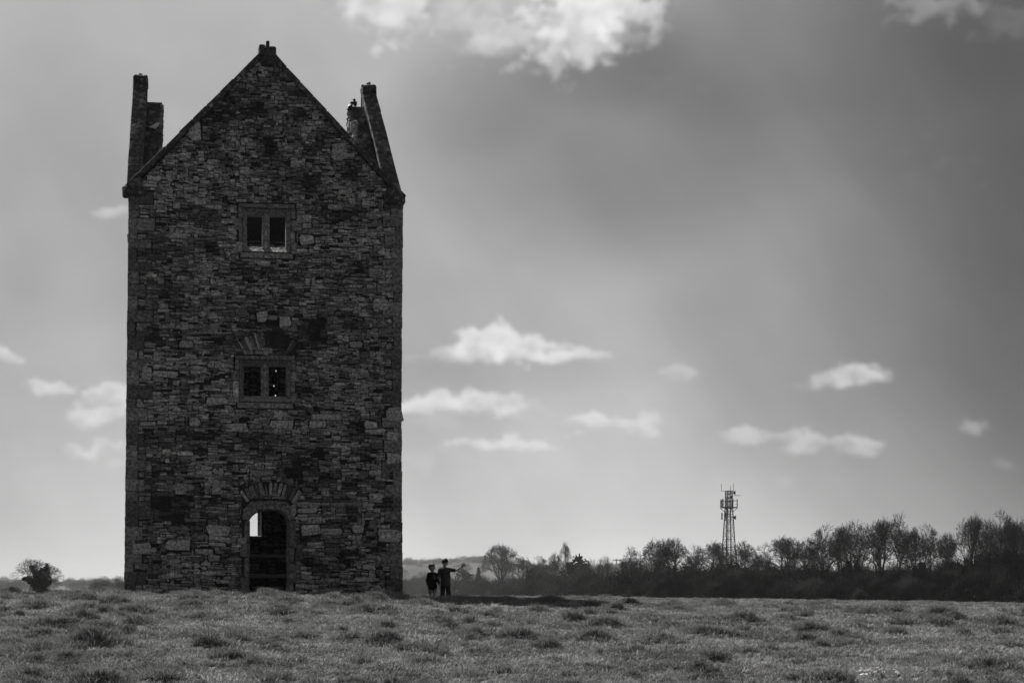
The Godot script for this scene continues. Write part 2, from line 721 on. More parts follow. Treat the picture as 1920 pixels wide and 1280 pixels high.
func make_tower() -> void:
	tower = thing("stone_tower", "tall roofless rubble stone tower with four gables and an arched doorway", "tower", tower_frame().origin, TURN)
	var front := Transform3D(Basis(), Vector3(0, 0, SIDE - 0.05))
	var rear := Transform3D(Basis(Vector3.UP, PI), Vector3(0, 0, -SIDE + 0.08))
	var left := Transform3D(Basis(Vector3.UP, -PI / 2), Vector3(-3.31, 0, 0))
	var right := Transform3D(Basis(Vector3.UP, PI / 2), Vector3(3.36, 0, 0))
	# openings of the front
	var w_top := area(455, 392, 545, 470)
	var w_mid := area(449, 676, 545, 752)
	var door := area(463, 958, 544, 1125)
	door.size.x = door.size.x
	door.position.y = -0.6
	door.size.y = on(500, 950).y + 0.6
	# --- front wall
	var s := Shape.new()
	s.col = grey(MORTAR)
	slab(s, front, Rect2(-3.37, -0.6, 6.79, 10.75), 0.70, [w_top, w_mid, door])
	s.prism(PackedVector2Array([Vector2(-3.36, 10.151), Vector2(3.4, 10.151), Vector2(0.16, APEX - 0.16), Vector2(-0.1, APEX - 0.16)]), -0.70, 0.0, front)
	var wall := piece("wall", s, mats.mortar, tower)
	var g := Grid.new(-3.5, 3.5, APEX)
	for r in [w_top.grow(0.02), w_mid.grow(0.02)]:
		g.block(r)
		g.block(Rect2(r.position.x - 0.12, r.position.y - 0.02, r.size.x + 0.24, r.size.y + 0.14))
		g.block(Rect2(r.position.x - 0.08, r.position.y - 0.17, r.size.x + 0.16, 0.2))
	var big := []  # [mid, w, h, turn, proud, tone]
	# the doorway
	var d0 := on(468.5, 1000).x
	var d1 := on(538.5, 1000).x
	var spring := on(500, 974).y
	var crown := on(500, 957).y
	make_door(front, d0, d1, spring, crown)
	g.block(Rect2(d0 - 0.2, -0.6, d1 - d0 + 0.4, crown + 0.6 + 0.28))
	# relieving arches of thin stones on edge
	for arch in [[on(502.5, 622), 0.70, 1.30, 27, 0.40, w_mid], [on(507, 903), 0.60, 1.42, 13, 0.36, Rect2()]]:
		var top: Vector2 = arch[0]
		var rad: float = arch[2]
		var c := top - Vector2(0, rad)
		var n: int = arch[3]
		for k in n:
			var a: float = lerpf(-arch[1], arch[1], (k + 0.5) / n)
			var long: float = arch[4] * rng.randf_range(0.85, 1.05)
			var m: Vector2 = c + Vector2(sin(a), cos(a)) * (rad - arch[4] * 0.5)
			var step: float = 2.0 * arch[1] * (rad - 0.2) / n
			big.append([m, step * rng.randf_range(0.75, 1.1), long, -a + rng.randf_range(-0.05, 0.05), rng.randf_range(0.0, 0.045), stone_tone(m.x, m.y, 0.0)])
		var inner: float = rad - arch[4] * 0.88
		g.block_if(func(u, v):
			var q := Vector2(u, v) - c
			var l := q.length()
			return l > inner and l < rad + 0.01 and absf(atan2(q.x, q.y)) < arch[1] + 0.01)
	# quoins up both corners, long and short by turns
	for sgn in [-1.0, 1.0]:
		var v := -0.3
		var odd := 0
		while v < EAVES - 0.1:
			var h := rng.randf_range(0.2, 0.38)
			h = minf(h, EAVES - 0.02 - v)
			var long := rng.randf_range(0.42, 0.66) if odd % 2 == 0 else rng.randf_range(0.2, 0.32)
			var deep := rng.randf_range(0.25, 0.35) if odd % 2 == 0 else rng.randf_range(0.45, 0.6)
			odd += 1
			var edge: float = (-SIDE + 0.11 * clampf(v / 10.2, 0, 1.2) if sgn < 0 else SIDE - 0.03 * sin(v * 0.35) - 0.02) + rng.randf_range(-0.006, 0.006)
			var a: float = edge
			var b: float = edge - sgn * long
			var z := SIDE - rng.randf_range(-0.005, 0.03)
			var tone := clampf(stone_tone(a, v, 3.0), STONE * 0.5, STONE * 1.1) * 0.8
			piece("quoin", soft_block(Vector3(minf(a, b), v + 0.001, z - deep), Vector3(maxf(a, b), v + h - 0.001, z), Transform3D(), tone, 0.012), mats.ashlar, wall)
			g.block(Rect2(minf(a, b) - (0.2 if sgn < 0 else 0.0), v, long + 0.2, h))
			v += h
	# larger pale blocks seen in the photograph (columns and rows of the picture turned into places on the wall)
	for b in [[388, 985, 430, 1004, 1.5], [312, 1014, 358, 1034, 1.5], [250, 1018, 281, 1042, 1.3], [563, 983, 600, 1004, 1.7], [602, 990, 642, 1003, 1.3], [708, 990, 752, 1015, 1.6], [506, 788, 551, 802, 1.5], [579, 790, 611, 803, 1.6], [683, 790, 708, 803, 1.7], [583, 776, 640, 786, 1.4], [386, 745, 426, 759, 1.4], [284, 695, 332, 707, 1.3], [266, 686, 284, 712, 1.3], [436, 714, 448, 745, 1.6], [354, 784, 374, 799, 1.4], [262, 790, 292, 798, 1.4], [545, 945, 556, 968, 1.2], [660, 985, 682, 999, 1.5], [322, 712, 337, 722, 1.4], [392, 738, 422, 745, 1.2], [480, 585, 500, 605, 1.4], [522, 595, 545, 612, 1.5], [500, 590, 520, 600, 1.0], [364, 1028, 400, 1040, 1.3], [390, 1040, 412, 1052, 1.2], [722, 765, 756, 792, 1.3], [725, 810, 746, 826, 1.5], [724, 850, 752, 868, 1.6], [600, 770, 622, 776, 1.2], [444, 1008, 462, 1022, 1.1], [571, 520, 582, 535, 1.9], [335, 640, 360, 652, 1.2], [655, 640, 680, 652, 1.2], [700, 560, 728, 580, 1.2], [560, 440, 590, 458, 1.5], [355, 225, 378, 262, 1.5], [655, 225, 672, 248, 1.1], [620, 270, 650, 300, 1.1]]:
		var r := area(b[0], b[1], b[2], b[3])
		g.block(r)
		big.append([r.get_center(), r.size.x - 0.012, r.size.y - 0.012, 0.0, rng.randf_range(0.035, 0.06), clampf(STONE * 1.1 * b[4], 0, 0.95)])
	# outside the gable's slopes
	g.block_if(func(u, v): return v > EAVES - 0.25 and absf(u - 0.03) > 3.47 - (v - EAVES + 0.25) * (3.47 / (APEX - 0.02 - EAVES + 0.25)))
	var stones := lay(g, coursing)
	stones.sort_custom(func(a, b): return a.z * a.w > b.z * b.w)
	var rubble := Shape.new()
	var singles := 300 - big.size()
	for k in stones.size():
		var q: Vector4 = stones[k]
		var one := rubble if k >= singles else Shape.new()
		var m := Vector2(q.x + q.z / 2, q.y + q.w / 2)
		var gap := rng.randf_range(-0.012, 0.004) if rng.randf() < 0.6 else rng.randf_range(0.008, 0.028)
		if k >= singles and q.z < 0.3 and rng.randf() < 0.09:
			continue  # a stone that has fallen out
		add_stone(one, front, m + Vector2(rng.randf_range(-1, 1), rng.randf_range(-1, 1)) * 0.005, q.z - gap, q.w - gap * 0.8, rng.randfn(0, 0.03), rng.randf_range(0.0, 0.08), stone_tone(m.x, m.y, 0.0), 0.28)
		if k < singles:
			piece("stone", one, mats.stone, wall)
	for b in big:
		var one := Shape.new()
		add_stone(one, front, b[0], b[1], b[2], b[3], b[4], b[5], 0.18)
		piece("stone", one, mats.stone, wall)
	tag(piece("rubble", rubble, mats.stone, wall), "", "", "", "stuff")
	make_window(w_top, 8.5, Vector2(on(492, 430).x, on(506, 430).x), front)
	make_window(w_mid, 8.0, Vector2(on(489.5, 710).x, on(504.5, 710).x), front)
	# --- rear wall, with a window low down and three small holes
	s = Shape.new()
	s.col = grey(MORTAR)
	var holes := []
	var rz := -3.1
	var rw := area(440, 925, 488, 1006, rz)
	holes.append(Rect2(-rw.end.x, rw.position.y, rw.size.x, rw.size.y))
	for p in [Vector2(517, 695), Vector2(513, 723), Vector2(516, 741)]:
		var q := on(p.x, p.y, rz)
		holes.append(Rect2(-q.x - 0.035, q.y - 0.065, 0.07, 0.115))
	slab(s, rear, Rect2(-3.42, -0.6, 6.79, 10.75), 0.70, holes)
	s.prism(PackedVector2Array([Vector2(-3.4, 10.151), Vector2(3.36, 10.151), Vector2(0.1, APEX - 0.2), Vector2(-0.16, APEX - 0.2)]), -0.70, 0.0, rear)
	var back := piece("wall", s, mats.mortar, tower)
	var inner := Shape.new()
	g = Grid.new(-2.66, 2.66, 10.1)
	g.block(rw.grow(0.03))
	for q in holes:
		g.block(Rect2(-q.end.x, q.position.y, q.size.x, q.size.y).grow(0.01))
	var face := Transform3D(Basis(), Vector3(0, 0, -SIDE + 0.08 + 0.70))
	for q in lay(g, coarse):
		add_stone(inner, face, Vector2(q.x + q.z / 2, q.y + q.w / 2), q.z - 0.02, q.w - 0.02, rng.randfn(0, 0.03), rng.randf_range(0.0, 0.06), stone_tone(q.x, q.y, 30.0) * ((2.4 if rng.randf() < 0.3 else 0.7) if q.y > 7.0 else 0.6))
	g = Grid.new(-3.4, 3.4, 10.1)
	for q in holes:
		g.block(q.grow(0.02))
	for q in lay(g, coarse):
		add_stone(inner, rear, Vector2(q.x + q.z / 2, q.y + q.w / 2), q.z - 0.015, q.w - 0.015, rng.randfn(0, 0.03), rng.randf_range(0.0, 0.05), stone_tone(q.x, q.y, 50.0))
	tag(piece("rubble", inner, mats.stone, back), "", "", "", "stuff")
	var o := holder("window", tower)
	var mu := area(482.5, 930, 488.5, 1006, -3.3)
	var bar := Shape.new()
	bar.col = grey(DRESSED)
	bar.box(Vector3(mu.position.x, mu.position.y, -3.36), Vector3(mu.end.x, mu.end.y, -3.24))
	piece("mullion", bar, mats.ashlar, o)
	piece("sill", soft_block(Vector3(rw.position.x, rw.position.y - 0.09, -3.5), Vector3(rw.end.x + 0.06, rw.position.y + 0.012, -2.68), Transform3D(), DRESSED * 1.3), mats.ashlar, o)
	# --- side walls with their gables
	for side in [left, right]:
		var sgn := -1.0 if side == left else 1.0
		s = Shape.new()
		s.col = grey(MORTAR)
		slab(s, side, Rect2(-2.71, -0.6, 5.42, 10.75), 0.72, [])
		var lean := 0.11 if sgn < 0 else 0.30
		var leaf := func(x_out: float, x_in: float, drop: float, cut: float, col: float, target: Shape):
			# a gable leaf between two planes, leaning inwards towards its apex
			target.col = grey(col)
			var top := APEX - drop
			var half := 3.42 * (1.0 - drop / (APEX - EAVES + 0.15))
			var prof := [Vector2(-half, EAVES - 0.15), Vector2(half, EAVES - 0.15)]
			var hw := cut * half / (top - EAVES + 0.15)
			prof.append_array([Vector2(hw, top - cut), Vector2(-hw, top - cut)])
			var pts := []
			for x in [x_out, x_in]:
				for q in prof:
					pts.append(Vector3(x - sgn * lean * clampf((q.y - EAVES) / (APEX - EAVES), 0, 1), q.y, -q.x))
			var faces := [[0, 1, 2, 3], [5, 4, 7, 6]] if sgn > 0 else [[1, 0, 3, 2], [4, 5, 6, 7]]
			for f in faces:
				target.face([pts[f[0]], pts[f[1]], pts[f[2]], pts[f[3]]])
			for k in 4:
				var a: int = k
				var b: int = (k + 1) % 4
				var qd := [pts[a], pts[a + 4], pts[b + 4], pts[b]]
				if sgn < 0:
					qd.reverse()
				target.face(qd)
		leaf.call(sgn * 3.42, sgn * 3.06, 0.16, 0.05, MORTAR, s)
		var wl := piece("wall", s, mats.mortar, tower)
		var inleaf := Shape.new()
		if sgn < 0:
			leaf.call(-3.055, -2.66, 0.30, 0.36, 0.34, inleaf)
		else:
			leaf.call(3.055, 2.66, 0.30, 0.22, 0.34, inleaf)
		piece("inner_leaf", inleaf, mats.lichen, wl)
		var rub := Shape.new()
		g = Grid.new(-3.1, 3.1, APEX)
		g.block_if(func(u, v): return v > EAVES - 0.2 and absf(u) > 3.3 - (v - EAVES + 0.2) * (3.4 / (APEX - EAVES + 0.1)))
		for q in lay(g, coarse):
			var tt: Transform3D = side
			tt.origin.x -= sgn * lean * clampf((q.y - EAVES) / (APEX - EAVES), 0, 1)
			add_stone(rub, tt, Vector2(q.x + q.z / 2, q.y + q.w / 2), q.z - 0.015, q.w - 0.015, rng.randfn(0, 0.03), rng.randf_range(0.0, 0.045), stone_tone(q.x, q.y, 70.0 + sgn))
		# broken inner face of the gable
		g = Grid.new(-2.6, 2.6, APEX)
		g.block_if(func(u, v): return v < EAVES - 0.1 or v > (13.08 if sgn < 0 else 13.2) or absf(u) > 3.1 - (v - EAVES) * (3.3 / (APEX - 0.1 - EAVES)))
		var infl := Transform3D(Basis(Vector3.UP, -sgn * PI / 2), Vector3(sgn * 2.66, 0, 0))
		for q in lay(g, coarse):
			var tt := infl
			tt.origin.x -= sgn * lean * clampf((q.y - EAVES) / (APEX - EAVES), 0, 1)
			add_stone(rub, tt, Vector2(q.x + q.z / 2, q.y + q.w / 2), q.z - 0.015, q.w - 0.015, rng.randfn(0, 0.03), rng.randf_range(0.0, 0.05), stone_tone(q.x, q.y, 90.0 + sgn) * 1.3)
		tag(piece("rubble", rub, mats.stone, wl), "", "", "", "stuff")
		# coping along both slopes
		for slope in [1.0, -1.0]:
			var cp := holder("coping", tower)
			coping(cp, Vector3(sgn * 3.44, EAVES - 0.06, slope * 3.60), Vector3(sgn * (3.44 - lean), APEX - 0.16, slope * 0.1), Vector3(-sgn * 0.38, 0, 0), 0.10, 5)
		# apex stone
		var fin := soft_block(Vector3(-0.19, -0.1, -0.24), Vector3(0.19, 0.24, 0.24), Transform3D(Basis(), Vector3(sgn * (3.25 - lean), APEX - 0.14, 0)), 0.32, 0.05)
		piece("finial", fin, mats.lichen, tower)
		for k in 3:
			var at := Vector3(sgn * (3.25 - lean) + (k - 1) * 0.13, APEX + 0.08, rng.randf_range(-0.1, 0.1))
			piece("finial", soft_block(-Vector3(0.055, 0.04, 0.1), Vector3(0.055, 0.05 + 0.05 * (k % 2), 0.1), Transform3D(Basis(), at), 0.3, 0.03), mats.lichen, tower)
	# front and rear copings
	for end in [1.0, -1.0]:
		for slope in [-1.0, 1.0]:
			var cp := holder("coping", tower)
			coping(cp, Vector3(slope * 3.46 + 0.03, EAVES - 0.1, end * 3.56), Vector3(slope * 0.10 + 0.03, APEX - 0.12, end * 3.56), Vector3(0, 0, -end * 0.45), 0.10, 10)
	for q in [[-0.23, -0.07, -0.2, 0.14], [0.05, 0.21, -0.22, 0.10], [-0.055, 0.045, -0.05, 0.24], [-0.18, 0.17, -0.40, 0.02]]:
		piece("finial", soft_block(Vector3(q[0] + 0.05, APEX + q[2], 3.12), Vector3(q[1] + 0.05, APEX + q[3], 3.58), Transform3D(), 0.3, 0.035), mats.lichen, tower)
	# kneelers at the corners of the eaves
	for sx in [-1.0, 1.0]:
		for sz in [-1.0, 1.0]:
			var x0: float = sx * 3.54
			var x1: float = sx * 3.02
			var kn := soft_block(Vector3(minf(x0, x1), EAVES - 0.24, sz * 3.35 - 0.27), Vector3(maxf(x0, x1), EAVES - 0.02, sz * 3.35 + 0.27), Transform3D(), 0.34, 0.04)
			piece("kneeler", kn, mats.lichen, tower)
	# a sun patch painted onto the left gable, and a broken step beside it
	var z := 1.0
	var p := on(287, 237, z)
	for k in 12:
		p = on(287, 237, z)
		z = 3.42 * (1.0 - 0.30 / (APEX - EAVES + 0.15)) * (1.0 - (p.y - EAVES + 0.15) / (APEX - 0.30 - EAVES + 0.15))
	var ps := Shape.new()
	ps.col = grey(0.8)  # near-white chip colour stands in for sunlight on the slope
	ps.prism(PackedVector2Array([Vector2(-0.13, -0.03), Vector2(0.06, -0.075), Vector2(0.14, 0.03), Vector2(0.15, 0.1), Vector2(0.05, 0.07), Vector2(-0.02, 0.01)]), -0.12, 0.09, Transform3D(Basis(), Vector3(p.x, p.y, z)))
	piece("painted_sun_patch", ps, mats.dry, tower)


func coping(parent: Node, foot: Vector3, apex: Vector3, inward: Vector3, thick: float, n: int) -> void:
	var along := (apex - foot).normalized()
	var up := along.cross(inward).normalized()
	if up.y < 0:
		up = -up
	var t := Transform3D(Basis(along, up, along.cross(up)), foot)
	var long := (apex - foot).length()
	var w := inward.length()
	var zs := 1.0 if t.basis.z.dot(inward) > 0 else -1.0
	for k in n:
		var a := long * k / n
		var b := long * (k + 1) / n
		var lift_ := rng.randf_range(-0.007, 0.007)
		var o := rng.randf_range(-0.006, 0.006)
		var z0 := minf(0.0, zs * w) + o
		var z1 := maxf(0.0, zs * w) + o
		piece("coping_stone", soft_block(Vector3(a + 0.003, -0.04 + lift_, z0), Vector3(b - 0.003, thick + lift_, z1), t, 0.36 * rng.randf_range(0.9, 1.1), 0.015), mats.lichen, parent)


func make_door(front: Transform3D, d0: float, d1: float, spring: float, crown: float) -> void:
	var o := holder("doorway", tower)
	var mid := (d0 + d1) * 0.5
	var half := (d1 - d0) * 0.5
	for order in 2:  # an outer and a recessed inner order
		var grow := 0.045 if order == 0 else 0.0
		var z0 := -0.22 if order == 0 else -0.62
		var z1 := 0.02 if order == 0 else -0.222
		for sgn in [-1.0, 1.0]:
			var poly := PackedVector2Array()
			for k in 13:
				var f := k / 12.0
				poly.append(Vector2(mid + sgn * (half + grow) * f, spring + (crown - spring + grow) * (1.0 - pow(f, 3.2))))
			poly.append(Vector2(mid + sgn * (half + 0.19), spring))
			poly.append(Vector2(mid + sgn * (half + 0.17), spring + 0.24))
			poly.append(Vector2(mid + sgn * (half - 0.02), crown + 0.22))
			poly.append(Vector2(mid + sgn * 0.004, crown + 0.26))
			dressed("arch_stone", poly, z0, z1, front, DRESSED * (0.8 if order == 0 else 0.6), o)
			var v := -0.3
			var widths := [0.23, 0.15, 0.24, 0.16]
			var stops := [0.55, 1.05, 1.42, spring]
			if sgn > 0:
				widths = [0.17, 0.24, 0.17, 0.25]
				stops = [0.4, 0.9, 1.3, spring]
			for k in 4:
				var a: float = mid + sgn * (half + grow)
				var b: float = mid + sgn * (half + (widths[k] if order == 0 else 0.2))
				piece("jamb_stone", soft_block(Vector3(minf(a, b), v + 0.004, z0), Vector3(maxf(a, b), stops[k] - 0.004, z1 - 0.01 * (k % 2)), front, DRESSED * rng.randf_range(0.7, 1.1), 0.025), mats.ashlar, o)
				v = stops[k]
	for y in [1042.0, 1080.0]:
		var q := on(503, y, 2.7).y
		piece("barrier_rail", soft_block(Vector3(d0 - 0.1, q - 0.05, 2.66), Vector3(d1 + 0.1, q + 0.05, 2.72), Transform3D(), 0.22, 0.01), mats.wood, o)

const MORTAR := 0.04

# ---------------------------------------------------------------- trees

func grow(s: int, trunk_part: float, limbs: int, levels: int, spread: float, up: float, stems := 1, dome := 0.2) -> Dictionary:
	# a bare tree of height 1 and half width 0.5, later scaled; returns its trunk and crown and the thicker pieces for ivy
	rng.seed = s
	var trunk := []
	var twigs := []
	var todo := []
	for k in stems:
		var w := TAU * k / stems + rng.randf()
		var d := Vector3(cos(w), 0, sin(w)) * (0.0 if stems == 1 else rng.randf_range(0.25, 0.6)) + Vector3(rng.randf_range(-0.08, 0.08), 1, rng.randf_range(-0.08, 0.08))
		todo.append([Vector3(cos(w), 0, sin(w)) * (0.0 if stems == 1 else 0.06), d.normalized(), trunk_part, 0.022 if stems == 1 else 0.010, 0])
	while todo:
		var b: Array = todo.pop_back()
		var p: Vector3 = b[0]
		var d: Vector3 = b[1]
		var long: float = b[2]
		var r: float = b[3]
		var lv: int = b[4]
		var parts := 3 if lv < 2 else 2
		var joints := [p]
		for k in parts:
			var bend := Vector3(rng.randf_range(-1, 1), rng.randf_range(-0.6, 1) , rng.randf_range(-1, 1)) * (0.10 if lv == 0 else 0.2)
			d = (d + bend + Vector3.UP * up * 0.05).normalized()
			var q := p + d * long / parts
			var r2 := r * (0.9 if lv else 0.93)
			(trunk if lv < 2 else twigs).append([p, q, r, r2, lv])
			r = r2
			p = q
			joints.append(p)
		if lv >= levels:
			continue
		var n := limbs if lv == 0 else (3 if rng.randf() < 0.75 else 2)
		var turn := rng.randf() * TAU
		for k in n:
			var a := turn + TAU * k / n + rng.randf_range(-0.35, 0.35)
			var side := d.cross(Vector3.RIGHT if absf(d.x) < 0.6 else Vector3.BACK).normalized().rotated(d, a)
			var open := spread * rng.randf_range(0.55, 1.15) * (1.15 if lv == 0 else 1.0)
			var nd := (d + side * tan(open) * 0.9).normalized()
			if lv == 0 and k == 0:
				nd = (d + side * 0.15).normalized()
			todo.append([p, nd, long * rng.randf_range(0.66, 0.84) if lv else 0.27 * rng.randf_range(0.85, 1.1), r * rng.randf_range(0.55, 0.72), lv + 1])
		if lv >= 1:
			for k in (1 if lv < 3 else 2):
				var at: Vector3 = joints[1 + k % (joints.size() - 2)]
				var side := d.cross(Vector3(rng.randf_range(-1, 1), rng.randf_range(-1, 1), rng.randf_range(-1, 1))).normalized()
				todo.append([at, (d + side * 0.9).normalized(), long * rng.randf_range(0.5, 0.75), r * 0.5, mini(lv + 2, levels)])
	var his := PackedFloat32Array()
	var wides := PackedFloat32Array()
	for q in twigs:
		his.append(q[1].y)
		wides.append(Vector2(q[1].x, q[1].z).length())
	his.sort()
	wides.sort()
	var k := Vector3(0.47 / wides[int(wides.size() * 0.88)], 0.985 / his[int(his.size() * 0.985)], 0.47 / wides[int(wides.size() * 0.88)])
	# outer boughs hang lower, so that the crown is a dome
	for list in [trunk, twigs]:
		for q in list:
			for e in 2:
				var p: Vector3 = q[e]
				var out := Vector2(p.x, p.z).length() * k.x / 0.5
				if stems == 1:
					p.y = pow(maxf(p.y * k.y, 0.0), 0.72) / k.y
				p.y *= 1.0 - dome * minf(out * out, 1.2)
				q[e] = p
	return {"trunk": trunk, "twigs": twigs, "k": k}


func trunk_shape(t: Dictionary, size: Vector3, thick: float) -> Shape:
	var s := Shape.new()
	for q in t.trunk:
		s.col = grey(1.0)
		s.rod(q[0] * t.k * size, q[1] * t.k * size, q[2] * thick, q[3] * thick, 6 if q[4] == 0 else 4)
	return s


func crown_shape(t: Dictionary, size: Vector3, thick: float, least: float) -> Shape:
	var s := Shape.new()
	for q in t.twigs:
		s.rod(q[0] * t.k * size, q[1] * t.k * size, maxf(q[2] * thick, least), maxf(q[3] * thick, least * 0.8), 3)
	return s


func ivy_shape(t: Dictionary, size: Vector3, count: int, reach: float, leaf_size: float, lowest := 0.0, highest := 1.0) -> Shape:
	var s := Shape.new()
	var segs := []
	for q in t.trunk:
		if q[1].y * t.k.y < highest and q[1].y * t.k.y > lowest:
			segs.append(q)
	for n in count:
		var q: Array = segs[rng.randi() % segs.size()]
		var p: Vector3 = q[0].lerp(q[1], rng.randf()) * t.k * size
		var o := Vector3(rng.randfn(), rng.randfn() * 0.8, rng.randfn()) * reach * 0.5 * (1.2 if q[4] == 0 else 0.85)
		leaf_at(s, p + o, leaf_size)
	return s


func leaf_at(s: Shape, p: Vector3, size: float) -> void:
	s.col = grey(rng.randf_range(0.6, 1.4))
	var a := Vector3(rng.randfn(), rng.randfn(), rng.randfn()).normalized() * size
	var b := a.cross(Vector3(rng.randfn(), rng.randfn(), rng.randfn())).normalized() * size * 0.4
	s.leaf(p, a, b)


func bush_mesh(s: int, leaves: int, twiggy: int) -> ArrayMesh:
	# a dense bush of height 1: many stems, twigs and small leaves in uneven clumps
	var t := grow(s, 0.10, 5, twiggy, 0.6, 0.8, 4)
	var sh := crown_shape(t, Vector3(1.1, 1, 1.1), 0.5, 0.0016)
	for q in t.trunk:
		sh.rod(q[0] * t.k, q[1] * t.k, q[2] * 0.8, q[3] * 0.8, 4)
	for n in leaves:
		var q: Array = t.twigs[rng.randi() % t.twigs.size()]
		leaf_at(sh, q[1] * t.k * Vector3(1.1, 1, 1.1) * Vector3(1, rng.randf_range(0.3, 1.0), 1), 0.05)
	var m := sh.mesh()
	m.surface_set_material(0, mats.bush)
	return m


func dense_mesh(s: int, cone: bool, leaves: int) -> Shape:
	# an evergreen crown of height 1: leaf clumps through a bumpy volume, or whorls of a conifer
	rng.seed = s
	var sh := Shape.new()
	if cone:
		for lv in 15:
			var y := 0.08 + 0.9 * lv / 15.0
			for k in 9:
				var a := rng.randf() * TAU
				var long := 0.36 * (1.0 - 0.92 * pow(lv / 15.0, 1.15)) * rng.randf_range(0.6, 1.15)
				var d := Vector3(cos(a), -0.12 + 0.3 * lv / 15.0, sin(a))
				sh.col = grey(0.9)
				sh.rod(Vector3(0, y, 0), Vector3(0, y, 0) + d * long, 0.006, 0.002, 3)
				for n in leaves / 135:
					var f := sqrt(rng.randf())
					leaf_at(sh, Vector3(0, y, 0) + d * long * f + Vector3(rng.randfn(), rng.randfn() * 0.7, rng.randfn()) * 0.02, 0.05)
		return sh
	var blobs := []
	for k in 26:
		var p := Vector3(rng.randfn(), 0, rng.randfn()) * 0.17
		p.y = rng.randf_range(0.12, 0.86) - p.length() * 0.4
		blobs.append([p, rng.randf_range(0.08, 0.17)])
	for n in leaves:
		var b: Array = blobs[n % blobs.size()]
		leaf_at(sh, b[0] + Vector3(rng.randfn(), rng.randfn(), rng.randfn()).normalized() * b[1] * pow(rng.randf(), 0.4) + Vector3(0, 0.05, 0), 0.05)
	return sh


const KINDS := [[11, 0.20, 6, 6, 0.60, 0.9, 0], [29, 0.21, 5, 6, 0.55, 1.2, 0], [37, 0.18, 6, 6, 0.66, 0.8, 0], [41, 0.22, 5, 6, 0.60, 0.8, 2600], [61, 0.30, 5, 6, 0.45, 2.5, 0], [67, 0.26, 6, 6, 0.62, 0.8, 1800]]


